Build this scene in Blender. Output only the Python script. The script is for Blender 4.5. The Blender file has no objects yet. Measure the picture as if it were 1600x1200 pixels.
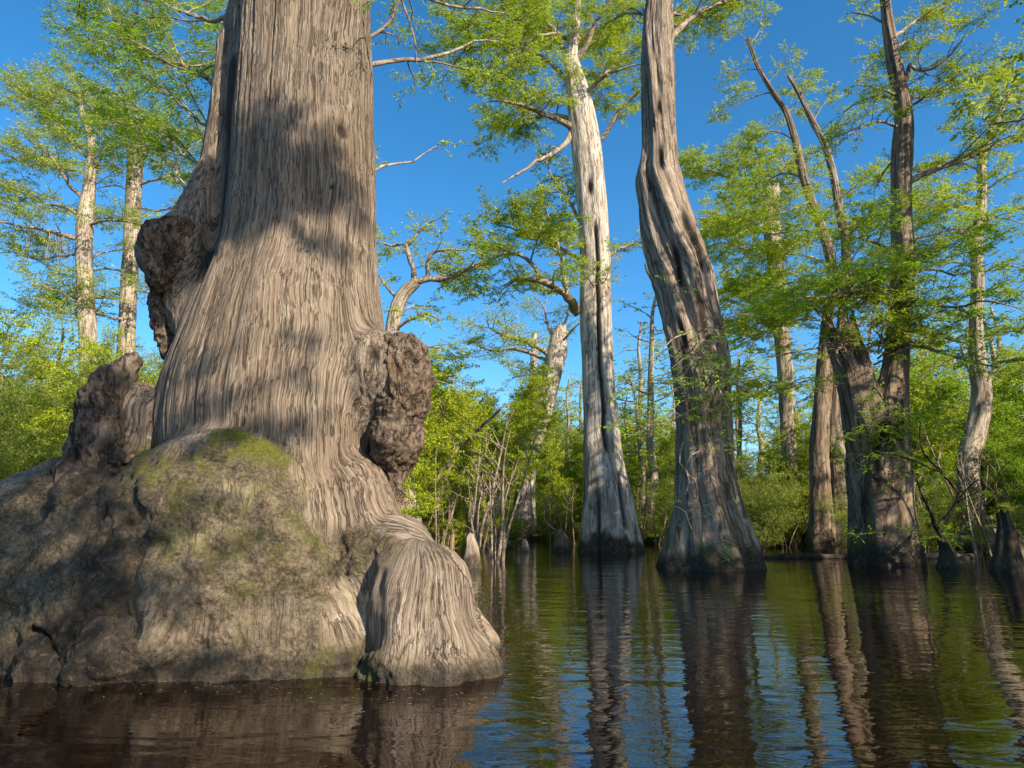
import bpy, math, random
import numpy as np
from mathutils import Vector
RAD = math.radians
S = bpy.context.scene
COL = S.collection

# ------------------------------------------------------------ camera, sky, sun, exposure
PITCH, CAMH, FPX = RAD(11.4), 1.0, 1066.7
cam = bpy.data.cameras.new('camera')
cam.sensor_width = 36; cam.lens = 24; cam.clip_start = 0.05; cam.clip_end = 3000
co = bpy.data.objects.new('camera', cam); COL.objects.link(co)
co.location = (0, 0, CAMH); co.rotation_euler = (math.pi/2 + PITCH, 0, 0)
S.camera = co
SUN_EL, SUN_AZ = RAD(31), RAD(138)          # azimuth clockwise from the view direction
w = bpy.data.worlds.new('World'); S.world = w; w.use_nodes = True
nt = w.node_tree
sky = nt.nodes.new('ShaderNodeTexSky'); sky.sky_type = 'NISHITA'; sky.sun_disc = False
sky.sun_elevation = SUN_EL; sky.sun_rotation = SUN_AZ
sky.air_density = 0.85; sky.dust_density = 0.6; sky.ozone_density = 4.0
hs = nt.nodes.new('ShaderNodeHueSaturation'); hs.inputs['Saturation'].default_value = 1.25; hs.inputs['Hue'].default_value = .492
nt.links.new(sky.outputs[0], hs.inputs['Color']); nt.links.new(hs.outputs[0], nt.nodes['Background'].inputs[0])
nt.nodes['Background'].inputs[1].default_value = 0.125
sd = Vector((math.sin(SUN_AZ)*math.cos(SUN_EL), math.cos(SUN_AZ)*math.cos(SUN_EL), math.sin(SUN_EL)))
sl = bpy.data.lights.new('sun', 'SUN'); sl.energy = 5.0; sl.angle = RAD(0.5); sl.color = (1, .88, .70)
so = bpy.data.objects.new('sun', sl); COL.objects.link(so)
so.rotation_euler = sd.to_track_quat('Z', 'Y').to_euler(); so.location = (0, 0, 60)
S.view_settings.view_transform = 'Standard'; S.view_settings.look = 'None'
S.view_settings.exposure = 0.95; S.view_settings.gamma = 1
S.cycles.max_bounces = 6; S.cycles.diffuse_bounces = 3; S.cycles.transparent_max_bounces = 8
S.cycles.use_denoising = True

# ------------------------------------------------------------ geometry helpers
def cdepth(px, py, d):
    v = (600-py)/FPX
    return d/(math.cos(PITCH) - v*math.sin(PITCH))
def P(px, py, d):
    """the place at ground distance d seen at that point of the photograph"""
    u = (px-800)/FPX; v = (600-py)/FPX
    t = cdepth(px, py, d)
    return np.array((u*t, d, CAMH + (math.sin(PITCH)+v*math.cos(PITCH))*t))
def pxm(px, py, d): return cdepth(px, py, d)/FPX       # metres per photo pixel there

def vnoise(p, seed=0):
    p = np.asarray(p, float); i = np.floor(p).astype(np.int64); f = p - i; u = f*f*(3-2*f)
    def h(dx, dy, dz):
        k = ((i[..., 0]+dx)*374761393 + (i[..., 1]+dy)*668265263 + (i[..., 2]+dz)*1440662683 + seed*1274126177) & 0xffffffff
        k = ((k ^ (k >> 13))*1274126177) & 0xffffffff; k = k ^ (k >> 16)
        return (k & 0xffffff)/8388607.5 - 1
    x, y, z = u[..., 0], u[..., 1], u[..., 2]
    def mix(a, b, t): return a + (b-a)*t
    return mix(mix(mix(h(0,0,0), h(1,0,0), x), mix(h(0,1,0), h(1,1,0), x), y),
               mix(mix(h(0,0,1), h(1,0,1), x), mix(h(0,1,1), h(1,1,1), x), y), z)
def fbm(p, o=4, seed=0):
    a, s, t = 1.0, 0, 0
    p = np.asarray(p, float)
    for k in range(o):
        s = s + a*vnoise(p, seed+k*17); t += a; a *= .5; p = p*2.03 + 3.1
    return s/t
def smooth01(x, a, b):
    t = np.clip((x-a)/(b-a), 0, 1); return t*t*(3-2*t)

class MB:
    def __init__(s): s.V = []; s.F = []; s.n = 0
    def add(s, V, F):
        s.V.append(np.asarray(V, np.float64)); s.F.append(np.asarray(F, np.int64)+s.n); s.n += len(V)
    def arrays(s): return np.concatenate(s.V), np.concatenate(s.F)

def mesh_of(name, V, F, mat, smooth=True, attrs=None):
    me = bpy.data.meshes.new(name)
    V = np.asarray(V, np.float32); F = np.asarray(F, np.int32)
    me.vertices.add(len(V)); me.vertices.foreach_set('co', V.ravel())
    k = F.shape[1]
    me.loops.add(F.size); me.loops.foreach_set('vertex_index', F.ravel())
    me.polygons.add(len(F)); me.polygons.foreach_set('loop_start', np.arange(0, F.size, k, dtype=np.int32))
    me.polygons.foreach_set('loop_total', np.full(len(F), k, np.int32))
    me.polygons.foreach_set('use_smooth', np.full(len(F), smooth))
    for an, av in (attrs or {}).items():
        av = np.asarray(av, np.float32)
        if av.ndim == 2: me.attributes.new(an, 'FLOAT_VECTOR', 'POINT').data.foreach_set('vector', av.ravel())
        else: me.attributes.new(an, 'FLOAT', 'POINT').data.foreach_set('value', av)
    me.update(calc_edges=True); me.validate()
    me.materials.append(mat)
    return me
def part(name, V, F, mat, root, parent=None, smooth=True, attrs=None, label=None):
    base = np.array(root.location) if root else np.zeros(3)
    o = bpy.data.objects.new(name, mesh_of(name, np.asarray(V)-base, F, mat, smooth, attrs)); COL.objects.link(o)
    o.parent = parent or root
    if label: o['label'] = label
    return o
def thing(name, label, cat, loc, group=None):
    o = bpy.data.objects.new(name, None); COL.objects.link(o)
    o.location = tuple(float(c) for c in loc); o.empty_display_size = .3
    o['label'] = label; o['category'] = cat
    if group: o['group'] = group
    return o
def copy_tree(o, parent=None):
    c = o.copy(); COL.objects.link(c)
    if parent: c.parent = parent
    for ch in list(o.children): copy_tree(ch, c)
    return c

def catmull(pts, n):
    pts = np.asarray(pts, float); m = len(pts)
    if m == 2: return pts[0]+(pts[1]-pts[0])*np.linspace(0, 1, n)[:, None]
    e = np.vstack([2*pts[0]-pts[1], pts, 2*pts[-1]-pts[-2]])
    ch = np.r_[0, np.cumsum(np.linalg.norm(np.diff(pts[:, :3], axis=0), axis=1)+1e-9)]
    q = np.interp(np.linspace(0, ch[-1], n), ch, np.arange(m)); k = np.minimum(q.astype(int), m-2); t = (q-k)[:, None]
    a, b, c, d = e[k], e[k+1], e[k+2], e[k+3]
    return .5*((2*b) + (c-a)*t + (2*a-5*b+4*c-d)*t*t + (3*b-a-3*c+d)*t**3)
def frames(C):
    T = np.gradient(C, axis=0); T /= np.linalg.norm(T, axis=1)[:, None]+1e-12
    X = np.tile((1., 0, 0), (len(C), 1)); flat = np.abs(T[:, 0]) > .9; X[flat] = (0, 1, 0)
    if flat.any() and not flat.all():
        X[:] = (0.3, .95, .05)
    A = X - (X*T).sum(1)[:, None]*T; A /= np.linalg.norm(A, axis=1)[:, None]+1e-12
    return T, A, np.cross(T, A)
def ring_faces(m, n):
    i, j = np.meshgrid(np.arange(m-1), np.arange(n), indexing='ij'); a = i*n+j; b = i*n+(j+1) % n
    return np.stack([a, b, b+n, a+n], -1).reshape(-1, 4)
def tube(mb, C, r, n=5):
    C = np.asarray(C); T, A, B = frames(C); th = np.arange(n)*2*math.pi/n
    r = np.broadcast_to(r, (len(C),))
    V = C[:, None] + r[:, None, None]*(np.cos(th)[None, :, None]*A[:, None]+np.sin(th)[None, :, None]*B[:, None])
    mb.add(V.reshape(-1, 3), ring_faces(len(C), n))

# ------------------------------------------------------------ materials
def new_mat(name):
    m = bpy.data.materials.new(name); m.use_nodes = True; n = m.node_tree; n.nodes.clear()
    return m, n, (lambda t, **k: _node(n, t, k)), n.links.new
def _node(n, t, k):
    x = n.nodes.new('ShaderNode'+t)
    for a, b in k.items():
        if a.startswith('i_'): x.inputs[int(a[2:]) if a[2:].isdigit() else a[2:].replace('_', ' ')].default_value = b
        else: setattr(x, a, b)
    return x
def ramp(N, L, src, stops):
    r = N('ValToRGB'); e = r.color_ramp.elements
    while len(e) < len(stops): e.new(.5)
    for q, (p, c) in zip(e, stops):
        q.position = p; q.color = (*c, 1) if len(c) == 3 else c
    L(src, r.inputs[0]); return r.outputs[0]
def noise(N, L, vec, sc, det=4, dist=0, rough=.55):
    t = N('TexNoise'); t.inputs['Scale'].default_value = sc; t.inputs['Detail'].default_value = det
    t.inputs['Distortion'].default_value = dist; t.inputs['Roughness'].default_value = rough
    L(vec, t.inputs['Vector']); return t.outputs['Fac']
def mixc(N, L, f, a, b, mode='MIX'):
    m = N('MixRGB', blend_type=mode)
    for i, v in enumerate((f, a, b)):
        if isinstance(v, (int, float)): m.inputs[i].default_value = v
        elif isinstance(v, tuple): m.inputs[i].default_value = (*v, 1)
        else: L(v, m.inputs[i])
    return m.outputs[0]
def math_n(N, L, op, a, b=0.0):
    m = N('Math', operation=op)
    for i, v in enumerate((a, b)):
        if isinstance(v, (int, float)): m.inputs[i].default_value = v
        else: L(v, m.inputs[i])
    return m.outputs[0]

def bark_mat(name, dark, mid, light, streak=(14, 14, 1.1), blotch=1.2, bump=.5, wet=True, moss=(.105, .11, .012), lich=.25, rough=.85, attr=True):
    m, n, N, L = new_mat(name)
    tc = N('TexCoord').outputs['Object']
    mp = N('Mapping'); mp.inputs['Scale'].default_value = streak; gv = N('Attribute', attribute_name='grain').outputs['Vector'] if attr else tc
    L(gv, mp.inputs[0]); st = mp.outputs[0]
    warp = N('TexNoise'); warp.inputs['Scale'].default_value = 1.1; warp.inputs['Detail'].default_value = 3; L(tc, warp.inputs['Vector'])
    wc = N('VectorMath', operation='SUBTRACT'); L(warp.outputs['Color'], wc.inputs[0]); wc.inputs[1].default_value = (.5, .5, .5)
    wa = N('VectorMath', operation='MULTIPLY'); L(wc.outputs[0], wa.inputs[0]); wa.inputs[1].default_value = (streak[0]*.22, streak[1]*.22, 0)
    ad = N('VectorMath', operation='ADD'); L(st, ad.inputs[0]); L(wa.outputs[0], ad.inputs[1])
    fine = noise(N, L, ad.outputs[0], 1.0, 6, 0, .62)
    fine2 = noise(N, L, ad.outputs[0], 2.7, 4, 0, .6)
    big = noise(N, L, tc, blotch, 5, .4)
    c = ramp(N, L, fine, [(.28, dark), (.48, mid), (.74, light)])
    cv = N('VectorMath', operation='MULTIPLY'); L(ad.outputs[0], cv.inputs[0]); cv.inputs[1].default_value = (.36, .36, .45)
    cn = math_n(N, L, 'ABSOLUTE', math_n(N, L, 'SUBTRACT', noise(N, L, cv.outputs[0], 1.0, 5, 0, .55), .5))
    cmask = ramp(N, L, cn, [(.004, (0, 0, 0)), (.028, (1, 1, 1))])
    crack = mixc(N, L, 1.0, ramp(N, L, fine2, [(.30, (.35, .30, .26)), (.42, (1, 1, 1))]), ramp(N, L, cmask, [(0, (.22, .17, .14)), (1, (1, 1, 1))]), 'MULTIPLY')
    c = mixc(N, L, .8, c, crack, 'MULTIPLY')
    tone = ramp(N, L, big, [(.3, (.62, .55, .48)), (.5, (.95, .92, .9)), (.72, (1.12, 1.12, 1.12))])
    c = mixc(N, L, .85, c, tone, 'MULTIPLY')
    gr = N('Attribute', attribute_name='groove').outputs['Fac']
    c = mixc(N, L, gr, c, tuple(x*.28 for x in dark))
    li = ramp(N, L, noise(N, L, tc, 5.5, 6, .5, .7), [(.58, (0, 0, 0)), (.68, (lich, lich, lich))])
    c = mixc(N, L, li, c, tuple(min(.55, x*1.25+.03) for x in light))
    ds = N('Attribute', attribute_name='dirt').outputs['Fac']
    dn = math_n(N, L, 'MULTIPLY', ds, ramp(N, L, noise(N, L, tc, 7, 6, .6, .7), [(.25, (.78, .78, .78)), (.5, (1, 1, 1))]))
    spk = ramp(N, L, math_n(N, L, 'ADD', math_n(N, L, 'MULTIPLY', noise(N, L, tc, 42, 5, 0, .75), .6), math_n(N, L, 'MULTIPLY', noise(N, L, tc, 6, 5, .5, .65), .4)), [(.38, (.020, .015, .009)), (.46, (.07, .053, .030)), (.54, (.155, .118, .072)), (.66, (.29, .235, .16))])
    c = mixc(N, L, dn, c, spk)
    rt = N('Attribute', attribute_name='rot').outputs['Fac']  # dark wood and wet foot; on the old trunk also painted shade
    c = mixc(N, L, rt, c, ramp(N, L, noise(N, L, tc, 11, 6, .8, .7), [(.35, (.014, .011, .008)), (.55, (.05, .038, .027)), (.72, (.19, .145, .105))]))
    ms = N('Attribute', attribute_name='moss').outputs['Fac']
    mc = ramp(N, L, noise(N, L, tc, 55, 3, 0, .7), [(.3, tuple(x*.45 for x in moss)), (.65, tuple(x*1.5 for x in moss))])
    c = mixc(N, L, ms, c, mc)
    b = N('Bump'); b.inputs['Strength'].default_value = bump; b.inputs['Distance'].default_value = .03
    hh = math_n(N, L, 'ADD', math_n(N, L, 'ADD', fine, math_n(N, L, 'MULTIPLY', fine2, .6)), math_n(N, L, 'MULTIPLY', cmask, .5))
    hh = math_n(N, L, 'MULTIPLY', hh, math_n(N, L, 'SUBTRACT', 1.0, math_n(N, L, 'MULTIPLY', ds, .85)))
    hh = math_n(N, L, 'ADD', hh, math_n(N, L, 'MULTIPLY', noise(N, L, tc, 38, 5, .3, .75), math_n(N, L, 'MULTIPLY', ds, 1.5)))
    L(hh, b.inputs['Height'])
    p = N('BsdfPrincipled'); L(c, p.inputs['Base Color']); p.inputs['Roughness'].default_value = rough
    p.inputs['Specular IOR Level'].default_value = .25
    L(b.outputs[0], p.inputs['Normal']); o = N('OutputMaterial'); L(p.outputs[0], o.inputs[0])
    return m
def leaf_mat(name, a, b, c, trans=.45):
    m, n, N, L = new_mat(name)
    g = N('NewGeometry'); tc = N('TexCoord').outputs['Object']
    rnd = g.outputs['Random Per Island']
    cl = noise(N, L, tc, .55, 3, .3)
    f = math_n(N, L, 'ADD', math_n(N, L, 'MULTIPLY', rnd, .5), math_n(N, L, 'MULTIPLY', cl, .9))
    col = ramp(N, L, f, [(.35, a), (.7, b), (1.0, c)])
    d = N('BsdfDiffuse'); t = N('BsdfTranslucent'); L(col, d.inputs[0])
    L(mixc(N, L, .5, col, (.48, .55, .03)), t.inputs[0])
    mx = N('MixShader'); mx.inputs[0].default_value = trans; L(d.outputs[0], mx.inputs[1]); L(t.outputs[0], mx.inputs[2])
    o = N('OutputMaterial'); L(mx.outputs[0], o.inputs[0]); return m

M = {}
M['hero'] = bark_mat('old_cypress_bark', (.095, .068, .047), (.235, .18, .13), (.42, .35, .265), (64, 64, 1.3), 1.0, .9)
M['burl'] = bark_mat('burl_bark', (.045, .031, .022), (.135, .097, .067), (.26, .195, .14), (26, 26, 12), 3, 1.0, attr=False)
M['snag'] = bark_mat('rotten_snag_wood', (.022, .017, .013), (.075, .057, .043), (.20, .16, .125), (12, 12, 3), 2.5, 1.0, attr=False)
M['pale'] = bark_mat('pale_cypress_bark', (.20, .16, .12), (.47, .41, .34), (.66, .61, .54), (17, 17, .9), .8, .8)
M['twist'] = bark_mat('weathered_cypress_bark', (.085, .06, .042), (.24, .185, .138), (.47, .395, .31), (19, 19, .8), .8, .9)
M['twist_limb'] = bark_mat('limb_weathered_cypress_bark', (.11, .08, .055), (.30, .235, .175), (.52, .44, .35), (10, 10, .8), .8, .7, attr=False)
M['brown'] = bark_mat('brown_cypress_bark', (.07, .047, .032), (.20, .145, .10), (.36, .28, .21), (20, 20, .9), .7, .9)
M['brown_limb'] = bark_mat('limb_brown_cypress_bark', (.07, .047, .032), (.20, .145, .10), (.36, .28, .21), (12, 12, .8), .7, .7, attr=False)
M['grey'] = bark_mat('grey_cypress_bark', (.13, .10, .07), (.34, .28, .21), (.55, .48, .39), (17, 17, 1.2), .8, .8)
M['grey_limb'] = bark_mat('limb_grey_cypress_bark', (.13, .10, .07), (.34, .28, .21), (.55, .48, .39), (10, 10, 1.2), .8, .6, attr=False)
M['darkwood'] = bark_mat('wet_dark_wood', (.018, .013, .01), (.05, .037, .027), (.11, .085, .065), (8, 8, 2), 1.2, .7)
M['darkwood_limb'] = bark_mat('limb_wet_dark_wood', (.018, .013, .01), (.05, .037, .027), (.11, .085, .065), (8, 8, 2), 1.2, .7, attr=False)
M['limb'] = bark_mat('limb_bark', (.12, .09, .06), (.27, .21, .15), (.46, .39, .31), (10, 10, 10), 1.5, .3, attr=False)
M['twig'] = bark_mat('twig_bark', (.12, .09, .055), (.27, .21, .14), (.44, .36, .26), (10, 10, 10), 1.5, .2, attr=False)
M['leaf'] = leaf_mat('cypress_needles', (.15, .24, .018), (.35, .45, .032), (.52, .56, .06))
M['leaf_near'] = leaf_mat('soft_cypress_needles', (.12, .23, .018), (.27, .45, .028), (.42, .55, .045))
M['leaf_far'] = leaf_mat('pale_cypress_needles', (.18, .27, .04), (.35, .44, .07), (.50, .54, .11))
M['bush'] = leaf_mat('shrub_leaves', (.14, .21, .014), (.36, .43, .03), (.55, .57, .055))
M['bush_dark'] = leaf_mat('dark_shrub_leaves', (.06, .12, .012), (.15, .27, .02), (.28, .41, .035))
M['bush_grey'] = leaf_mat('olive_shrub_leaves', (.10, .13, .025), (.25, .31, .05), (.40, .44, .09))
M['moss'] = leaf_mat('hanging_moss', (.16, .14, .10), (.26, .23, .17), (.36, .33, .26), .3)

# ------------------------------------------------------------ water and ground
def water_mat():
    m, n, N, L = new_mat('tannin_water')
    tc = N('TexCoord').outputs['Object']
    def wav(sc, det, sx, sy, dist=.6):
        mp = N('Mapping'); mp.inputs['Scale'].default_value = (sx, sy, 1); L(tc, mp.inputs[0])
        return noise(N, L, mp.outputs[0], sc, det, dist, .5)
    a = wav(1.0, 2, 1.1, 2.6); b = wav(1.0, 2, 4.0, 8.5, .8); c = wav(1.0, 1, 12, 22, .5)
    calm = ramp(N, L, wav(1.0, 3, .18, .3), [(.38, (.35, .35, .35)), (.62, (1, 1, 1))])
    h = math_n(N, L, 'ADD', math_n(N, L, 'MULTIPLY', a, 1.0), math_n(N, L, 'MULTIPLY', b, .22))
    h = math_n(N, L, 'ADD', h, math_n(N, L, 'MULTIPLY', c, .045))
    h = math_n(N, L, 'MULTIPLY', h, calm)
    bm = N('Bump'); bm.inputs['Strength'].default_value = 1.0; bm.inputs['Distance'].default_value = .017
    L(h, bm.inputs['Height'])
    p = N('BsdfPrincipled'); p.inputs['Base Color'].default_value = (.007, .003, .0012, 1)
    p.inputs['Roughness'].default_value = .015; p.inputs['IOR'].default_value = 1.48
    L(bm.outputs[0], p.inputs['Normal']); o = N('OutputMaterial'); L(p.outputs[0], o.inputs[0]); return m
def sheet(name, x0, x1, y0, y1, z, mat, nx=60, ny=60, hf=None):
    X, Y = np.meshgrid(np.linspace(x0, x1, nx), np.linspace(y0, y1, ny)); Z = np.full_like(X, z) if hf is None else hf(X, Y)
    V = np.stack([X, Y, Z], -1).reshape(-1, 3)
    i, j = np.meshgrid(np.arange(ny-1), np.arange(nx-1), indexing='ij'); a = i*nx+j
    F = np.stack([a, a+1, a+nx+1, a+nx], -1).reshape(-1, 4)
    o = part(name, V, F, mat, None); o['kind'] = 'structure'; return o
sheet('water', -400, 400, -150, 900, 0, water_mat(), 20, 20)
def ground_mat():
    m, n, N, L = new_mat('forest_floor'); tc = N('TexCoord').outputs['Object']
    c = ramp(N, L, noise(N, L, tc, 1.5, 6, .3), [(.3, (.02, .016, .01)), (.55, (.07, .055, .03)), (.75, (.05, .07, .02))])
    p = N('BsdfPrincipled'); L(c, p.inputs['Base Color']); p.inputs['Roughness'].default_value = .95
    o = N('OutputMaterial'); L(p.outputs[0], o.inputs[0]); return m
def ground_h(X, Y):
    r = np.hypot(X, Y); return -1.2 + 1.6*smooth01(r, 55, 95) + .25*vnoise(np.stack([X*.2, Y*.2, 0*X], -1))*smooth01(r, 40, 70)
sheet('ground', -395, 395, -145, 890, 0, ground_mat(), 160, 200, ground_h)

# ------------------------------------------------------------ trunks
def trunk_geo(path, d, nseg=48, step=.12, lobes=(), lobe_bot=.12, lobe_top=.02, lobe_h=4., twist=0., gf=9., ga=.02, gz=.7,
              lump=.05, crev=(), top='open', seed=1, dirt_h=.5, moss_amt=.3, skirt=1.12, mossline=None):
    """path: (px, py, width_px[, depth offset]) from the waterline upwards"""
    C, Rr = [], []
    for q in path:
        dd = d + (q[3] if len(q) > 3 else 0)
        C.append(P(q[0], q[1], dd)); Rr.append(q[2]/2*pxm(q[0], q[1], dd))
    C = np.array(C); Rr = np.array(Rr)
    C = np.vstack([C[0]-np.array((0, 0, C[0][2]+.5)), C]); Rr = np.r_[Rr[0]*skirt, Rr]
    return trunk_world(C, Rr, nseg, step, lobes, lobe_bot, lobe_top, lobe_h, twist, gf, ga, gz, lump, crev, top, seed, dirt_h, moss_amt, mossline)
def trunk_world(C, Rr, nseg=48, step=.12, lobes=(), lobe_bot=.12, lobe_top=.02, lobe_h=4., twist=0., gf=9., ga=.02, gz=.7,
                lump=.05, crev=(), top='open', seed=1, dirt_h=.5, moss_amt=.3, mossline=None):
    L = np.linalg.norm(np.diff(C, axis=0), axis=1).sum(); n = max(8, int(L/step))
    CR = catmull(np.column_stack([C, Rr]), n); C, Rr = CR[:, :3], np.maximum(CR[:, 3], .01)
    s = np.r_[0, np.cumsum(np.linalg.norm(np.diff(C, axis=0), axis=1))]
    T, A, B = frames(C); th = np.arange(nseg)*2*math.pi/nseg
    TH, SS = np.meshgrid(th, s); RR = Rr[:, None]*np.ones_like(TH)
    tt = TH + twist*SS
    R0 = float(np.median(Rr)); q = np.stack([np.cos(tt)*R0*gf, np.sin(tt)*R0*gf, SS*gz], -1); GV = np.stack([np.cos(tt)*R0, np.sin(tt)*R0, SS], -1)
    env = lobe_top + (lobe_bot-lobe_top)*np.exp(-np.maximum(SS-.5, 0)/lobe_h)
    lob = sum(a*np.cos(k*(tt+.25*vnoise(np.stack([SS*.5, TH*0, TH*0+k], -1), seed))+ph) for k, a, ph in lobes) if lobes else 0
    r = RR*(1+env*lob)
    nz = fbm(q, 4, seed); rid = 1-np.abs(fbm(q*.7+7, 3, seed+5))*2.2
    r = r + ga*nz*1.2 + ga*rid*.9
    r = r + lump*RR*fbm(np.stack([np.cos(tt)*2.2, np.sin(tt)*2.2, SS*.8], -1)+seed*3.7, 3, seed+9)
    groove = smooth01(-rid, -.35, .35)*.75
    for th0, s0, s1, wd, dp in crev:
        c0 = th0 + .08*vnoise(np.stack([SS*1.3, SS*0, SS*0], -1), seed+3)
        dth = np.abs((TH-c0+math.pi) % (2*math.pi)-math.pi)*RR
        e = np.clip(1-dth/wd, 0, 1)**.7*smooth01(SS, s0, s0+.5)*(1-smooth01(SS, s1-.6, s1))
        r = r - dp*e; groove = np.maximum(groove, np.clip(e*1.5, 0, 1))
    V = C[:, None] + r[..., None]*(np.cos(TH)[..., None]*A[:, None]+np.sin(TH)[..., None]*B[:, None])
    if top == 'broken':
        jag = .5*Rr[-1]*(1+2.2*np.abs(vnoise(np.stack([np.cos(th)*1.6, np.sin(th)*1.6, th*0+seed], -1), seed)))
        V = np.concatenate([V, V[-1:]+jag[None, :, None]*T[-1]*1.2])
        V = np.concatenate([V, C[-1]+(V[-1:]-C[-1])*np.array((.72, .72, .35)), C[-1]+(V[-1:]-C[-1])*np.array((.15, .15, 0.0))])
        groove = np.vstack([groove, groove[-1:], np.full((2, nseg), .9)]); GV = np.concatenate([GV, GV[-1:], GV[-1:]+.3, GV[-1:]+.5])
    z = V[..., 2]
    nn = fbm(V*2.5, 3, seed+21)
    dirt = np.clip(smooth01(-z+dirt_h*(1+.9*nn), -.12, .3)+.35*smooth01(nn, .1, .5), 0, 1)
    wet = smooth01(dirt_h*.75*(1+.9*nn)+.12*fbm(V*7, 3, seed+41)-z, -.06, .12)*.85
    mh = dirt_h*2.4 if mossline is None else mossline
    moss = np.clip(smooth01(fbm(V*1.7, 4, seed+31)+.35*np.exp(-np.maximum(z, 0)/mh)-.38, 0, .25)*moss_amt*1.2, 0, .6)*np.exp(-np.maximum(z-mh, 0)/2.)*smooth01(z, .1, .5)
    return V.reshape(-1, 3), ring_faces(len(V), nseg), dict(groove=groove.ravel(), dirt=dirt.ravel(), moss=(moss*(1-.7*wet)).ravel(), rot=wet.ravel(), grain=GV.reshape(-1, 3))

# ------------------------------------------------------------ limbs, twigs, foliage
class Leaves:
    def __init__(s): s.p = []; s.d = []; s.l = []
    def add(s, p, d, l): s.p.append(p); s.d.append(d); s.l.append(l)
def unit(v): return v/(np.linalg.norm(v, axis=-1, keepdims=True)+1e-12)
def sprays_to_mesh(L, rng, m=4, bl=.09, bw=.024, flat=.35, ang=.75, broad=False, tri=False):
    p = np.array(L.p); d = unit(np.array(L.d)); ln = np.array(L.l); n = len(p)
    p = np.repeat(p, m, 0); d = np.repeat(d, m, 0); ln = np.repeat(ln, m); k = np.tile(np.arange(m), n); N_ = n*m
    up = unit(np.tile((0., 0, 1), (N_, 1)) + rng.normal(0, flat, (N_, 3)))
    side = unit(np.cross(d, up)); sg = np.where(k % 2 == 0, 1., -1.)[:, None]
    t = (k+rng.random(N_))/m
    base = p + d*(ln*t)[:, None] + rng.normal(0, .006+.02*broad, (N_, 3))
    a = ang*(1-.35*t)[:, None]*(1+rng.normal(0, .25, (N_, 1)))
    dirn = unit(d*np.cos(a)+side*sg*np.sin(a)+up*rng.normal(-.05, .22, (N_, 1)) + (rng.normal(0, .7, (N_, 3)) if broad else 0))
    le = (bl*(1.15-.5*t)*rng.uniform(.65, 1.3, N_))[:, None]; wi = (bw*rng.uniform(.7, 1.3, N_))[:, None]
    wv = unit(np.cross(dirn, unit(up+rng.normal(0, .5, (N_, 3)))))
    droop = np.array((0, 0, -.12))*le
    V = np.stack([base, base+dirn*le*.45+wv*wi, base+dirn*le+droop, base+dirn*le*.45-wv*wi], 1).reshape(-1, 3)
    F = np.arange(N_*4).reshape(-1, 4)
    return V, F
def wiggle(p, d, ln, n, rng, bend=.18, grav=-.05):
    out = [p]; st = ln/(n-1)
    for _ in range(n-1):
        d = d + rng.normal(0, bend, 3) + np.array((0, 0, grav)); d = d/np.linalg.norm(d); p = p + d*st; out.append(p)
    return np.array(out), d
class Spec:
    dens = (2.4, 5.5); lens = ((.7, 2.0), (.28, .75)); grav = (-.02, -.05); up = (.05, .45); lvl = 2
    sp = .11; sl = .16; m = 4; bl = .085; bw = .020; cover = .22; fill = 1.0; sides = (6, 4, 3); flat = .4; broad = False; spread = .8; ang = .75
    def __init__(s, **k):
        for a, b in k.items(): setattr(s, a, b)
def grow(rng, path, r0, r1, lvl, sp, wood, lv, cover=None):
    seg = np.linalg.norm(np.diff(path, axis=0), axis=1); L = seg.sum(); cum = np.r_[0, np.cumsum(seg)]/L
    cover = sp.cover if cover is None else cover
    n = max(2, int(L*sp.dens[lvl]*(1-cover)*rng.uniform(.85, 1.15)))
    lo, hi = sp.lens[lvl]
    for i in range(n):
        t = cover+(1-cover)*(i+rng.random())/n
        p = np.array([np.interp(t, cum, path[:, k]) for k in range(3)])
        j = min(np.searchsorted(cum, t), len(path)-1); tan = unit(path[j]-path[max(j-1, 0)])
        h = np.cross(tan, (0, 0, 1)); nh = np.linalg.norm(h)
        if nh < .45 or lvl == 9:
            a = rng.random()*6.283; h = np.array((math.cos(a), math.sin(a), 0))
        else: h = h/nh*(1 if i % 2 else -1)
        d = unit(tan*rng.uniform(.35, .75)+h*sp.spread+rng.normal(0, .22, 3)+np.array((0, 0, rng.uniform(*sp.up)*(1 if lvl == 0 else .5))))
        ln = min(hi, max(lo, L*.55))*rng.uniform(.55, 1.1)*(1-.45*max(0, t-.4))
        r = np.interp(t, (0, 1), (r0, r1))*.55; r = min(r, .008+ln*.012)
        c, de = wiggle(p, d, ln, 6 if lvl == 0 else 4, rng, .2 if lvl == 0 else .16, sp.grav[min(lvl, 1)])
        tube(wood, c, np.linspace(r, .004, len(c)), sp.sides[1] if lvl == 0 else sp.sides[2])
        if lvl+1 < sp.lvl: grow(rng, c, r, .004, lvl+1, sp, wood, lv, .12)
        else: spray_along(rng, c, sp, lv)
    if lvl > 0: spray_along(rng, path[len(path)//2:], sp, lv)
def spray_along(rng, c, sp, lv):
    seg = np.linalg.norm(np.diff(c, axis=0), axis=1); L = seg.sum(); cum = np.r_[0, np.cumsum(seg)]
    n = max(2, int(L/sp.sp)); side = 1
    for i in range(n):
        if rng.random() > sp.fill: continue
        t = L*(.1+.9*(i+rng.random())/n)
        p = np.array([np.interp(t, cum, c[:, k]) for k in range(3)])
        j = min(np.searchsorted(cum, t), len(c)-1); tan = unit(c[j]-c[max(j-1, 0)])
        h = np.cross(tan, (0, 0, 1)); h = h/(np.linalg.norm(h)+1e-6)*side; side = -side
        lv.add(p, unit(tan*rng.uniform(.3, 1)+h*rng.uniform(.3, .9)+rng.normal(0, .2, 3)), sp.sl*rng.uniform(.6, 1.2))
SEED = [100]
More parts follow.
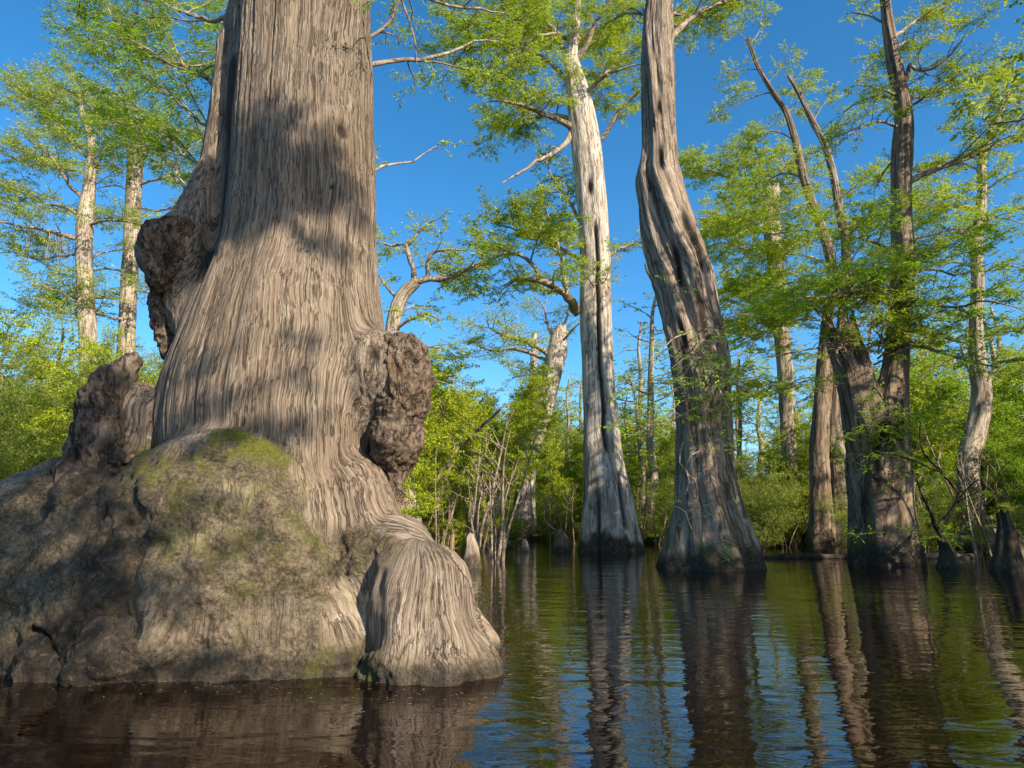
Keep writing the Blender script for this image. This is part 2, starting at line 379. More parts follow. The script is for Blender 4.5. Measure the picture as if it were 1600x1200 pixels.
def add_limb(root, pts, w0, w1, sp, leafmat, d=None, barkmat=None, label=None, bare=False, extra=None, name='limb'):
    """pts: photo points with depth offset (px, py, dd) or world points when d is None; w0/w1 metres"""
    SEED[0] += 1; rng = np.random.default_rng(SEED[0])
    W = np.array([P(q[0], q[1], d+(q[2] if len(q) > 2 else 0)) for q in pts]) if d is not None else np.array(pts, float)
    L = np.linalg.norm(np.diff(W, axis=0), axis=1).sum()
    path = catmull(W, max(6, int(L/.22)))
    path[1:-1] += rng.normal(0, min(.03, .012*L/4+.006), (len(path)-2, 3))
    wood, lv = MB(), Leaves()
    prof = w1+(w0-w1)*(1-np.linspace(0, 1, len(path)))**.8
    tube(wood, path, prof*(1+.08*rng.normal(0, 1, len(path))), 7)
    if bare:
        for _ in range(bare if isinstance(bare, int) and bare > 1 else 3):
            t = rng.integers(len(path)//3, len(path)-1); c, _d = wiggle(path[t], unit(path[t]-path[t-1]+rng.normal(0, .6, 3)), rng.uniform(.2, .8)*min(1, L/2), 5, rng, .3)
            tube(wood, c, np.linspace(prof[t]*.45, .004, 5), 4)
    else: grow(rng, path, w0, w1, 0, sp, wood, lv)
    V, F = wood.arrays()
    z0 = np.zeros(len(V)); ms = smooth01(fbm(V*2.2, 3, SEED[0]), .05, .3)*(extra or 0)
    o = part(name, V, F, barkmat or M['limb'], root, attrs=dict(groove=z0, dirt=z0, moss=ms), label=label)
    if lv.p:
        V, F = sprays_to_mesh(lv, rng, sp.m, sp.bl, sp.bw, sp.flat, sp.ang, sp.broad)
        f = part('foliage', V, F, leafmat, root, parent=o, smooth=False)
    return o
def hang_moss(root, spots, d, ln=.8, n=14, seed=1, parent=None):
    """beard-like strands hanging from limb points"""
    rng = np.random.default_rng(seed)
    for q in spots:
        Vs = []
        c = P(q[0], q[1], d+(q[2] if len(q) > 2 else 0))
        for _ in range(n):
            p = c+rng.normal(0, .16, 3)*(1.2, 1, .25); l = ln*rng.uniform(.3, 1.1); wv = unit(rng.normal(0, 1, 3)*(1, 1, 0))*.014
            k = 4; pts = [p+np.array((rng.normal(0, .03), rng.normal(0, .03), -l*i/k)) for i in range(k+1)]
            for i in range(k):
                s0, s1 = 1-.8*i/k, 1-.8*(i+1)/k
                Vs += [pts[i]-wv*s0, pts[i]+wv*s0, pts[i+1]+wv*s1, pts[i+1]-wv*s1]
        part('hanging_moss', np.array(Vs), np.arange(len(Vs)).reshape(-1, 4), M['moss'], root, smooth=False)
def auto_limbs(root, C, n, lr, sp, leafmat, r0=.07, z0=.4, z1=1., rise=.25, seed=3, az=None, taper=True, barkmat=None):
    """limbs around a trunk centre line C (bottom to top)"""
    rng = np.random.default_rng(seed); C = catmull(np.asarray(C), 40); a = rng.random()*6.28
    for i in range(n):
        t = z0+(z1-z0)*(i+rng.random()*.8)/n; k = min(int(t*39), 39); p = C[k]
        a += 2.4+rng.normal(0, .4)
        aa = a if az is None else rng.uniform(*az)
        ln = rng.uniform(*lr)*((1.15-.6*(i/n)) if taper else 1)
        d = np.array((math.cos(aa), math.sin(aa), rise+rng.normal(0, .15)))
        c, _ = wiggle(p, unit(d), ln, 7, rng, .17, -.02)
        add_limb(root, c, r0*(.5+.5*ln/lr[1]), .012, sp, leafmat, barkmat=barkmat)

# ------------------------------------------------------------ the huge cypress in the foreground
def surface_nets(F, org, h):
    nx, ny, nz = F.shape
    s = F < 0
    c = s[:-1, :-1, :-1].astype(np.int8)
    tot = sum(s[i:nx-1+i, j:ny-1+j, k:nz-1+k].astype(np.int8) for i in (0, 1) for j in (0, 1) for k in (0, 1))
    act = (tot > 0) & (tot < 8); idx = np.argwhere(act); vid = np.full(act.shape, -1, np.int64); vid[tuple(idx.T)] = np.arange(len(idx))
    acc = np.zeros((len(idx), 3)); cnt = np.zeros(len(idx))
    corners = [(i, j, k) for i in (0, 1) for j in (0, 1) for k in (0, 1)]
    for a in corners:
        for ax in range(3):
            if a[ax]: continue
            b = list(a); b[ax] = 1
            fa = F[tuple((idx+a).T)]; fb = F[tuple((idx+b).T)]; cr = (fa < 0) != (fb < 0)
            t = fa/np.where(cr, fa-fb, 1)
            pt = np.tile(np.array(a, float), (len(idx), 1)); pt[:, ax] += t
            acc[cr] += pt[cr]; cnt[cr] += 1
    V = (idx+acc/cnt[:, None])*h+org
    Fs = []
    for ax in range(3):
        u, v = [(1, 2), (2, 0), (0, 1)][ax]
        sa = [slice(None)]*3; sb = [slice(None)]*3; sa[ax] = slice(0, -1); sb[ax] = slice(1, None)
        A, B = s[tuple(sa)], s[tuple(sb)]
        e = np.argwhere(A != B); ok = (e[:, u] > 0) & (e[:, v] > 0)
        for q in (u, v): ok &= e[:, q] < act.shape[q]
        e = e[ok]; flip = ~A[tuple(e.T)]
        def g(du, dv):
            x = e.copy(); x[:, u] -= du; x[:, v] -= dv; return vid[tuple(x.T)]
        q = np.stack([g(1, 1), g(0, 1), g(0, 0), g(1, 0)], 1); q[flip] = q[flip][:, ::-1]
        Fs.append(q)
    return V, np.concatenate(Fs)
def quad_split(V, F):
    e = np.sort(np.concatenate([F[:, [i, (i+1) % 4]] for i in range(4)]), 1)
    key = e[:, 0]*len(V)+e[:, 1]; uq, inv = np.unique(key, return_inverse=True)
    em = (V[uq//len(V)]+V[uq % len(V)])/2; n = len(F); inv = inv.reshape(4, n)+len(V); fc = np.arange(n)+len(V)+len(uq)
    return np.vstack([V, em, V[F].mean(1)]), np.concatenate([np.stack([F[:, i], inv[i], fc, inv[(i+3) % 4]], 1) for i in range(4)])
def vnormals(V, F):
    fn = np.cross(V[F[:, 2]]-V[F[:, 0]], V[F[:, 3]]-V[F[:, 1]]); N_ = np.zeros_like(V)
    for i in range(4):
        for k in range(3): N_[:, k] += np.bincount(F[:, i], fn[:, k], len(V))
    return unit(N_)
def smin(a, b, k):
    h = np.clip(.5+.5*(b-a)/k, 0, 1); return b+(a-b)*h-k*h*(1-h)
def smax(a, b, k): return -smin(-a, -b, k)
class Field:
    def __init__(s, lo, hi, h):
        s.lo, s.h = np.array(lo, float), h
        ax = [np.arange(lo[i], hi[i], h, dtype=np.float32) for i in range(3)]
        s.X, s.Y, s.Z = np.meshgrid(*ax, indexing='ij', sparse=True); s.shape = tuple(len(a) for a in ax)
        s.G = None
    def warp(s, seed, f, a):
        """coarse noise used to make the primitives uneven"""
        sh = tuple(max(2, int(n*s.h*f*4)+2) for n in s.shape)
        return None
    def ell(s, c, r):
        r = np.array(r, float)
        q = np.sqrt(((s.X-c[0])/r[0])**2+((s.Y-c[1])/r[1])**2+((s.Z-c[2])/r[2])**2)
        return (q-1)*r.min()
    def cap(s, a, b, ra, rb):
        a, b = np.array(a), np.array(b); ab = b-a; t = ((s.X-a[0])*ab[0]+(s.Y-a[1])*ab[1]+(s.Z-a[2])*ab[2])/(ab@ab); t = np.clip(t, 0, 1)
        return np.sqrt((s.X-a[0]-ab[0]*t)**2+(s.Y-a[1]-ab[1]*t)**2+(s.Z-a[2]-ab[2]*t)**2)-(ra+(rb-ra)*t)

HD = 6.3
def to_photo(V):
    dz = V[:, 2]-CAMH; dep = V[:, 1]*math.cos(PITCH)+dz*math.sin(PITCH); up = -V[:, 1]*math.sin(PITCH)+dz*math.cos(PITCH)
    return 800+FPX*V[:, 0]/dep, 600-FPX*up/dep
def stain(V, poly, soft=12, jit=18, fr=3.0, seed=0):
    """a ragged-edged stain on the wood, its outline taken from the front of the tree"""
    X, Y = to_photo(V); X = X+jit*fbm(V*fr, 4, seed)*2; Y = Y+jit*fbm(V*fr+9, 4, seed+1)*2
    g = 4; gx, gy = np.meshgrid(np.arange(-120, 860, g), np.arange(400, 1200, g)); ins = np.zeros(gx.shape, bool)
    q = np.array(poly, float); j = len(q)-1
    for i in range(len(q)):
        (xi, yi), (xj, yj) = q[i], q[j]
        ins ^= ((yi > gy) != (yj > gy)) & (gx < (xj-xi)*(gy-yi)/(yj-yi+1e-9)+xi); j = i
    m = ins.astype(float); r = max(1, int(soft/g))
    for _ in range(2):
        for ax in (0, 1):
            m = sum(np.roll(m, k, ax) for k in range(-r, r+1))/(2*r+1)
    ix = np.clip((X+120)/g, 0, m.shape[1]-1.001); iy = np.clip((Y-400)/g, 0, m.shape[0]-1.001)
    a, b = ix.astype(int), iy.astype(int); fx, fy = ix-a, iy-b
    return (m[b, a]*(1-fx)+m[b, a+1]*fx)*(1-fy)+(m[b+1, a]*(1-fx)+m[b+1, a+1]*fx)*fy
def build_hero():
    base = P(400, 905, HD); base[2] = 0
    root = thing('bald_cypress', 'huge old cypress in the foreground with swollen mossy base and burls on both sides', 'tree', base)
    fd = Field((-5.4, 3.8, -.3), (.4, 8.4, 7.6), .028)
    px = P
    outl = [(-180, 402, 572), (0, 378, 577), (60, 372, 578), (120, 368, 578), (200, 362, 579), (300, 354, 582), (400, 338, 585), (450, 322, 589),
            (500, 303, 596), (550, 287, 602), (600, 270, 604), (650, 262, 602), (700, 262, 598), (780, 266, 604), (840, 270, 614), (900, 262, 630)]
    zz, cx, rx = [], [], []
    for y, l, r in outl:
        a, b = P(l, y, HD), P(r, y, HD); zz.append(a[2]); cx.append((a[0]+b[0])/2); rx.append((b[0]-a[0])/2)
    o = np.argsort(zz); zz = np.array(zz)[o]; cx = np.array(cx)[o]; rx = np.array(rx)[o]
    zg = fd.Z.ravel(); k = np.ones(9)/9
    sm = lambda a: np.convolve(np.pad(np.interp(zg, zz, a), 4, 'edge'), k, 'valid')[None, None].astype(np.float32)
    CX, RX = sm(cx), sm(rx); RY = RX*.95; CY = HD+.05
    th = np.arctan2(fd.Y-CY, fd.X-CX)
    flu = 1+.022*np.cos(5*th+.3*fd.Z+.6)+.016*np.cos(9*th-.2*fd.Z+2)+.012*np.cos(17*th+1+.4*np.sin(fd.Z*1.3))
    f = (np.sqrt(((fd.X-CX)/RX)**2+((fd.Y-CY)/RY)**2)-flu)*np.minimum(RX, RY)
    # swelling under the right burl, and the wood that carries the left one
    f = smin(f, fd.cap(px(585, 560, 6.0), px(590, 640, 6.0), .24, .22), .2)
    f = smin(f, fd.ell(px(604, 585, 5.95), (.30, .34, .34)), .14)
    f = smin(f, fd.cap(px(288, 400, 6.2), px(300, 500, 6.3), .25, .20), .14)
    f = smin(f, fd.ell(px(258, 400, 6.1), (.22, .28, .25)), .10)
    # buttress plate running up the left of the stem, with a dark slot beside it
    f = smin(f, fd.cap(px(326, 400, 6.3), px(362, 70, 6.35), .20, .125), .05)
    f = smin(f, fd.cap(px(332, 290, 6.3), px(286, 390, 6.2), .14, .26), .2)
    f = smin(f, fd.cap(px(362, 70, 6.35), px(405, -140, 6.4), .125, .08), .07)
    f = smax(f, -fd.cap(px(326, 430, 5.90), px(356, 105, 5.98), .085, .05), .02)
    f = smax(f, -fd.cap(px(328, 380, 6.02), px(350, 200, 6.05), .085, .07), .02)
    # swollen base
    g = fd.ell(px(352, 910, 5.72), (1.04, 1.05, 1.28))
    g = smin(g, fd.ell(px(225, 950, 5.65), (.88, .95, 1.0)), .16)
    g = smin(g, fd.ell(px(105, 925, 6.15), (.98, .95, 1.05)), .12)
    g = smin(g, fd.ell(px(-5, 985, 6.1), (.75, .7, .72)), .12)
    g = smin(g, fd.ell(px(470, 1015, 5.3), (.70, .55, .46)), .2)
    g = smin(g, fd.ell(px(330, 1060, 5.30), (1.5, .72, .30)), .10)
    g = smin(g, fd.cap(px(150, 800, 6.0), px(196, 690, 6.05), .42, .34), .15)
    g = smin(g, fd.ell(px(100, 800, 6.2), (.5, .6, .36)), .16)
    g = smin(g, fd.cap(px(215, 640, 6.0), px(250, 660, 6.1), .23, .26), .10)
    for X, Y, D_, r in ((35, 875, 5.55, .28), (95, 810, 5.6, .24), (130, 880, 5.2, .28), (60, 930, 5.25, .34), (120, 985, 4.95, .30), (35, 1010, 5.1, .32), (170, 1030, 4.75, .26), (165, 930, 5.0, .22), (150, 780, 5.4, .24), (235, 1010, 4.75, .24), (95, 1050, 4.85, .25)):
        g = smin(g, fd.ell(px(X, Y, D_), (r, r*.8, r*.9)), .06)
    f = smin(f, g, .06)
    # gully at the edge of the dark left side, crease above the water
    f = smax(f, -fd.cap(px(212, 800, 4.78), px(200, 990, 4.62), .05, .09), .05)
    f = smax(f, -fd.cap(px(236, 690, 5.15), px(212, 800, 4.84), .04, .05), .05)
    f = smax(f, -fd.cap(px(330, 1012, 4.50), px(480, 996, 4.62), .035, .03), .04)
    f = smax(f, -fd.cap(px(190, 1035, 4.5), px(330, 1015, 4.48), .05, .035), .04)
    f = smax(f, -fd.cap(px(85, 905, 4.95), px(140, 905, 4.8), .06, .04), .04)
    f = smax(f, -fd.cap(px(60, 960, 4.85), px(100, 1045, 4.6), .05, .06), .04)
    # right flare and root knob
    f = smin(f, fd.cap(px(550, 770, 5.85), px(585, 900, 5.55), .30, .36), .12)
    kn = fd.ell(px(657, 940, 5.12), (.37, .36, .40))
    kn = smin(kn, fd.ell(px(682, 915, 5.12), (.22, .25, .24)), .1)
    kn = smin(kn, fd.cap(px(640, 930, 4.88), px(632, 1040, 4.72), .10, .15), .08)
    kn = smin(kn, fd.cap(px(690, 950, 4.85), px(700, 1050, 4.66), .09, .14), .08)
    kn = smin(kn, fd.cap(px(668, 985, 5.08), px(668, 1085, 4.98), .34, .46), .1)
    kn = smin(kn, fd.cap(px(622, 858, 5.45), px(655, 905, 5.15), .24, .23), .08)
    kn = smin(kn, fd.cap(px(705, 960, 5.1), px(738, 1050, 4.9), .12, .2), .08)
    f = smin(f, kn, .11)
    f = smax(f, -fd.cap(px(592, 900, 4.92), px(574, 1010, 4.62), .04, .065), .04)
    f = smin(f, fd.cap(px(720, 935, 5.5), px(764, 1005, 5.35), .06, .10), .04)
    f = smax(f, -fd.cap(px(299, 690, 5.12), px(284, 716, 5.0), .055, .04), .03)
    V, F = surface_nets(f.astype(np.float32), fd.lo, fd.h)
    for _ in range(2):
        N4 = np.zeros_like(V); c = np.zeros(len(V))
        for i in range(4):
            a, b = F[:, i], F[:, (i+1) % 4]
            for k_ in range(3): N4[:, k_] += np.bincount(a, V[b, k_], len(V))+np.bincount(b, V[a, k_], len(V))
            c += np.bincount(a, minlength=len(V))+np.bincount(b, minlength=len(V))
        V = V*.4+.6*N4/c[:, None]
    V, F = quad_split(V, F)
    N_ = vnormals(V, F); x, y, z = V.T
    # stains: crust of mud and moss, dark side of rotten wood and painted-in shade, bright moss, wet foot
    crust = stain(V, [(-120, 740), (0, 770), (140, 690), (232, 705), (290, 715), (315, 690), (350, 672), (400, 678), (440, 708), (466, 770), (492, 838), (520, 836), (556, 815), (602, 828), (622, 858), (596, 885), (560, 905), (520, 930), (492, 985), (505, 1012), (570, 1022), (640, 1048), (760, 1040), (780, 1150), (-120, 1150)], 8, 12, 4, 3)
    rot = stain(V, [(125, 710), (215, 690), (240, 760), (205, 830), (195, 990), (160, 1060), (10, 1080), (10, 1000), (100, 960), (130, 860), (100, 780)], 20, 16, 2.5, 13)  # dark wood, with part of that side's shade painted into the colour
    m1 = stain(V, [(292, 716), (318, 686), (350, 668), (400, 674), (440, 706), (452, 745), (410, 742), (360, 728), (310, 735)], 10, 16, 5, 23)
    m2 = stain(V, [(440, 700), (475, 770), (500, 850), (560, 880), (520, 900), (470, 860), (440, 780)], 14, 18, 4, 33)
    m3 = stain(V, [(205, 690), (255, 675), (270, 730), (240, 780), (205, 750)], 12, 18, 4, 43)
    m4 = stain(V, [(300, 720), (450, 735), (480, 850), (500, 960), (430, 960), (300, 900), (240, 850), (240, 740)], 25, 25, 3, 53)
    m5 = stain(V, [(500, 985), (560, 1000), (640, 1040), (600, 1065), (470, 1060), (455, 1010)], 10, 16, 5, 57)
    pal = stain(V, [(375, 745), (460, 750), (470, 800), (400, 790), (330, 850), (280, 870), (270, 830), (330, 800)], 10, 26, 5, 63)
    warm = stain(V, [(200, 900), (330, 960), (470, 950), (490, 1010), (350, 1015), (205, 1020)], 22, 20, 3, 73)
    CXv = np.interp(z, zz, cx); CXv = np.where(z < 1.9, np.interp(1.9, zz, cx), CXv); ta = np.arctan2(y-HD-.05, x-CXv)
    KA, KC = stain(V, [(580, 880), (600, 860), (640, 842), (690, 850), (730, 900), (790, 1090), (545, 1100), (572, 1000)], 4, 3, 3, 81), px(655, 900, 5.25)
    kt = np.arctan2(y-KC[1], x-KC[0]); onk = (KA > .5) & (y < 5.6)
    ro = np.hypot(x-CXv, y-HD-.05); rho = 1+.9*np.maximum(0, ro-1.08*np.interp(z, zz, rx))*smooth01(z, 1.2, 1.8)
    G = np.where(onk[:, None], np.stack([np.cos(kt)*.5+9, np.sin(kt)*.5, z], 1), np.stack([np.cos(ta)*rho, np.sin(ta)*rho, z], 1))
    Q = G+(.09+.05*smooth01(2.4-z, 0, .8)+.06*onk)[:, None]*fbm(V*np.array((1., 1., .45)), 3, 3)[:, None]*np.array((1, .6, 0))
    grain = fbm(Q*np.array((24, 24, .5)), 4, 11); rid = 1-2.6*np.abs(fbm(Q*np.array((17, 17, .42)), 4, 21)); rid2 = 1-2.6*np.abs(fbm(Q*np.array((27, 27, .8)), 3, 27))
    lumps = fbm(V*2.3, 4, 51)*.085+fbm(V*8, 4, 61)*.034+(1-2*np.abs(fbm(V*5, 3, 65)))*.02*(1+1.5*rot)+fbm(V*24, 3, 67)*.013+fbm(V*14, 4, 69)*.022+(1-2*np.abs(fbm(V*np.array((10, 10, 5)), 4, 68)))*.016
    stem = (grain*.009+np.maximum(rid, -.2)*.0095+rid2*.005)*np.where(onk, .55, 1)*(.55+.9*smooth01(fbm(V*np.array((1.5, 1.5, .8)), 3, 75), -.4, .4))+fbm(V*np.array((2.2, 2.2, .6)), 3, 71)*.035
    disp = stem*(1-crust)+lumps*crust
    for kx, ky, kr, kd in ((515, 160, .09, -.06), (505, 150, .16, .045), (432, 235, .05, -.02), (500, 262, .05, -.03), (500, 258, .10, .02), (470, 345, .05, -.02), (330, 365, .10, .05), (575, 545, .13, -.08), (560, 528, .2, .06), (486, 12, .09, .05), (545, 350, .05, .03)):
        c = px(kx, ky, HD-.85); r = np.hypot(x-c[0], (z-c[2])*.7); disp = disp+kd*np.clip(1-r/kr, 0, 1)**1.5*(y < HD)
    V = V+N_*disp[:, None]
    groove = np.clip(smooth01(-rid, .2, 1.1)*.5+smooth01(-rid2, .3, 1.2)*.35+smooth01(-grain, .3, .6)*.3, 0, 1)*(1-crust)*np.where(onk, .6, 1)
    for kx, ky, kr in ((517, 163, .06), (501, 262, .02), (575, 548, .08)):
        c = px(kx, ky, HD-.85); r = np.hypot(x-c[0], (z-c[2])*.6); groove = np.maximum(groove, smooth01(kr-r, 0, kr*.6)*(y < HD)*.9)
    sa, sb = px(326, 430, 5.95), px(356, 105, 6.0); ab = sb-sa; tq = np.clip(((V-sa)@ab)/(ab@ab), 0, 1); sdist = np.linalg.norm(V-sa-tq[:, None]*ab, axis=1)
    groove = np.maximum(groove, .85*smooth01(.17-sdist, 0, .07))
    nz = fbm(V*1.6, 4, 41); mm = fbm(V*9, 4, 91)
    wetb = smooth01(.20+.12*nz-z, -.04, .12)
    dirt = np.clip(crust*(.95-.75*pal*smooth01(mm, -.1, .3)-.45*warm), 0, 1)
    dirt = np.clip(np.maximum(dirt, wetb*.9), 0, 1)
    moss = np.clip(np.maximum.reduce([m1*1.1*smooth01(mm, -.5, .1), m2*.7*smooth01(mm, -.25, .25), m3*.7*smooth01(mm, -.3, .2), m4*.42*smooth01(mm, -.1, .3), m5*.45*smooth01(mm, -.2, .3), .25*smooth01(mm+nz, .3, .8)*smooth01(1.2-z, 0, .5)]), 0, 1)*.95
    V = V+N_*(moss*(.012+.02*fbm(V*26, 3, 101)))[:, None]
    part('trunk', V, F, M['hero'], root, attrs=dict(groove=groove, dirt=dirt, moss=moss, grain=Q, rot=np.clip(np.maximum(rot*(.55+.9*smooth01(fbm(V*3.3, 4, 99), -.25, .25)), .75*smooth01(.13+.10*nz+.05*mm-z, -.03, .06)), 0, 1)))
    def burl(parts_, lo, hi, seed, k=.09, nm='burl', mt=None, rough=1.):
        b = Field(lo, hi, .022); q = None
        for kind, *a in parts_:
            e = b.ell(*a) if kind == 'e' else b.cap(*a)
            q = e if q is None else smin(q, e, k)
        Vb, Fb = surface_nets(q.astype(np.float32), b.lo, b.h); Vb, Fb = quad_split(Vb, Fb); Nb = vnormals(Vb, Fb)
        Qb = Vb+.12*np.stack([fbm(Vb*3, 3, seed+i) for i in range(3)], -1)
        n1 = fbm(Vb*3.6, 3, seed); n2 = 1-2.4*np.abs(fbm(Qb*np.array((9, 9, 6)), 3, seed+3)); n3 = 1-2.4*np.abs(fbm(Qb*np.array((26, 26, 12)), 3, seed+5))
        Vb = Vb+Nb*(n1*.085+n2*.034*rough+n3*.016*rough+fbm(Vb*40, 2, seed+8)*.008)[:, None]
        z0 = np.zeros(len(Vb))
        part(nm, Vb, Fb, mt or M['burl'], root, attrs=dict(groove=np.clip(smooth01(-n2, -.2, .6)*.8+smooth01(-n3, .0, .8)*.5, 0, 1), dirt=z0, moss=z0))
    burl([('e', px(630, 606, 5.93), (.20, .34, .36)), ('e', px(634, 580, 5.95), (.18, .3, .26)), ('e', px(622, 680, 5.9), (.17, .26, .30)), ('e', px(622, 560, 5.82), (.17, .22, .20)),
          ('c', px(618, 720, 5.95), px(618, 788, 5.9), .10, .05)], (-2.1, 5.0, .6), (-.4, 7.0, 3.6), 5, .06)
    burl([('e', px(266, 388, 6.05), (.20, .30, .21)), ('e', px(262, 420, 6.05), (.14, .26, .22)), ('e', px(280, 364, 6.0), (.15, .2, .12)), ('c', px(256, 465, 6.3), px(258, 515, 6.3), .11, .10), ('c', px(258, 515, 6.3), px(264, 550, 6.3), .10, .05)],
         (-4.2, 5.2, 2.2), (-2.4, 7.0, 4.6), 9, .06)
    burl([('c', px(164, 700, 5.82), px(178, 605, 5.85), .21, .17), ('c', px(178, 612, 5.85), px(204, 566, 5.95), .15, .075), ('e', px(152, 640, 5.85), (.11, .2, .18)), ('c', px(120, 760, 5.75), px(165, 700, 5.8), .20, .22)],
         (-4.9, 5.0, .6), (-2.7, 6.6, 3.0), 13, .06, 'snag', M['snag'])
    # limbs of the crown that reach into the picture
    sp = Spec(dens=(3.2, 6.5), lens=((.6, 1.7), (.25, .65)), sp=.055, sl=.16, m=10, bl=.065, bw=.0075, flat=.3, ang=.95, cover=.1, sides=(6, 4, 3))
    lm = M['leaf_near']
    for pts, w0, w1 in (([(350, 150, .6), (300, 110, 1.2), (250, 93, 1.8), (205, 70, 2.2), (180, 30, 2.6), (150, -10, 3)], .032, .008),
                        ([(225, 85, 2.0), (180, 72, 2.3), (140, 62, 2.6), (105, 68, 3.0)], .018, .006), ([(360, 30, .6), (320, 28, 1.1), (280, 15, 1.8), (240, -10, 2.4)], .028, .008),
                        ([(345, 215, 1.2), (300, 180, 2), (250, 140, 2.8), (225, 90, 3.4)], .022, .007), ([(340, 290, 1.5), (290, 240, 2.4), (240, 200, 3.2), (190, 170, 4.0)], .022, .007),
                        ([(310, 330, 2.5), (270, 260, 3), (240, 230, 3.6), (210, 190, 4.3)], .02, .007)):
        add_limb(root, pts, w0, w1, sp, lm, HD)
    spr = Spec(dens=(2.4, 5.0), lens=((.4, 1.2), (.22, .5)), sp=.065, sl=.14, m=10, bl=.055, bw=.0085, flat=.5, ang=.95, cover=.1, grav=(-.12, -.2), up=(-.5, .4), sides=(6, 4, 3))
    for pts, w0, w1, s_ in (([(575, 102, .3), (620, 97, .5), (655, 92, .7), (700, 83, 1.0), (740, 62, 1.3), (780, 65, 1.6)], .028, .008, spr), ([(575, 60, .2), (610, 35, .2), (625, 0, .1), (640, -40, 0)], .022, .008, spr),
                            ([(615, -60, -.6), (632, 10, -.5), (647, 55, -.4), (650, 100, -.3)], .014, .007, spr), ([(580, 270, .5), (605, 258, .7), (642, 255, .9), (660, 243, 1.0), (682, 228, 1.1)], .018, .006, spr), ([(575, -40, .3), (650, -10, .6), (720, 10, 1.0), (790, 20, 1.6)], .025, .008, sp)):
        add_limb(root, pts, w0, w1, s_, lm, HD)
    return root
build_hero()

# ------------------------------------------------------------ the other cypresses, limb by limb
def tree_root(name, label, px, py, d, group=None, cat='tree'):
    b = P(px, py, d); b[2] = 0
    return thing(name, label, cat, b, group)
def spec_at(d, **k):
    """needle sprays kept near a photo pixel or two wide at any distance, as the eye merges them"""
    q = max(d, 12)/24
    a = dict(bl=.12*q**.8, bw=.019*q**.8, sl=.27*q**.5, sp=.075*q**.5, m=9, dens=(3.3, 6.0), lens=((.9, 2.5), (.35, 1.0)))
    a.update(k); return Spec(**a)
def centre(path, d): return [P(q[0], q[1], d+(q[3] if len(q) > 3 else 0)) for q in path]

# pale cypress in the middle
D = 24
t = tree_root('bald_cypress', 'tall pale cypress with a long dark slit down its trunk, standing in mid water', 955, 862, D)
path = [(953, 864, 100), (951, 830, 86), (948, 780, 74), (941, 700, 58), (935, 600, 49), (931, 500, 48), (929, 400, 46), (923, 300, 46),
        (918, 250, 46), (910, 190, 42), (903, 150, 37), (897, 118, 29), (893, 92, 21), (896, 65, 14), (901, 35, 10), (903, 0, 8), (905, -50, 5)]
V, F, A = trunk_geo(path, D, 96, .09, lobes=((5, .5, .4), (7, .35, 1.2), (3, .3, 2)), lobe_bot=.16, lobe_top=.03, lobe_h=3.2, gf=7, ga=.02, gz=.5, lump=.07,
                    crev=((-1.50, 3.6, 12.5, .10, .22), (-1.1, .0, 3.4, .10, .14), (-2.1, 0, 2.6, .10, .12), (-1.75, 13.2, 14.3, .16, .16)), seed=4, dirt_h=.55, moss_amt=.5)
part('trunk', V, F, M['pale'], t, attrs=A)
sp = spec_at(D); lm = M['leaf']
for pts, w0 in (([(905, 490, 0), (885, 462, -.3), (862, 447, -.5), (840, 438, -.6), (810, 437, -.7), (782, 448, -.8)], .19),
                ([(850, 443, -.5), (835, 418, -.6), (815, 400, -.8), (790, 396, -1), (760, 408, -1.3), (735, 424, -1.5), (705, 436, -1.6)], .09),
                ([(888, 465, -.3), (880, 420, .2), (872, 385, .5), (862, 350, .6), (850, 320, .7)], .09),
                ([(905, 405, .2), (880, 390, .6), (850, 372, 1), (810, 360, 1.4), (775, 350, 1.8)], .08),
                ([(900, 195, 0), (880, 182, .3), (855, 180, .6), (820, 186, .9), (790, 196, 1.1), (765, 212, 1.2)], .10),
                ([(898, 200, 0), (870, 186, -.6), (840, 174, -1.2), (805, 162, -1.7), (765, 158, -2)], .13),
                ([(888, 128, 0), (868, 105, .4), (840, 85, .7), (800, 72, 1), (750, 72, 1.4), (705, 88, 1.8)], .10),
                ([(890, 100, 0), (880, 75, .2), (865, 45, .3), (840, 25, .4), (800, 0, .6)], .12),
                ([(896, 98, 0), (918, 68, -.3), (927, 40, -.5), (945, 15, -.8), (965, -10, -1)], .13),
                ([(898, 96, .1), (905, 60, .5), (900, 20, .9), (905, -30, 1.2)], .12),
                ([(905, 160, 0), (930, 132, .3), (950, 112, .5), (970, 85, .7), (1000, 65, .9)], .09),
                ([(912, 150, -.2), (940, 122, -.6), (968, 108, -1), (1002, 100, -1.2)], .10),
                ([(940, 218, 0), (955, 196, -.2), (968, 172, -.4), (985, 156, -.5), (1004, 138, -.6)], .11),
                ([(905, 345, 0), (892, 318, .2), (876, 298, .4), (862, 275, .5), (853, 250, .5)], .07),
                ([(948, 405, 0), (968, 388, .3), (990, 382, .5), (1012, 378, .7)], .06),
                ([(885, 60, .4), (840, 40, .8), (780, 35, 1.2), (720, 45, 1.6)], .07),
                ([(900, 60, .6), (960, 40, 1.0), (1000, 30, 1.4)], .07),
                ([(868, 52, -.5), (830, 60, -1), (790, 95, -1.6), (750, 110, -2.0)], .06)):
    sp_ = sp
    add_limb(t, pts, w0, .02, sp_, lm, D, extra=.8 if w0 == .19 else .15)
add_limb(t, [(896, 195, 0), (886, 222, -.2), (866, 238, -.4), (842, 250, -.6), (812, 270, -.7), (784, 286, -.8)], .13, .02, sp, lm, D, barkmat=M['twist_limb'], bare=4, label='dead leafless limb reaching down to the left')
tuft = spec_at(D, dens=(4, 6), lens=((.3, .7), (.2, .4)), cover=.05, m=6)
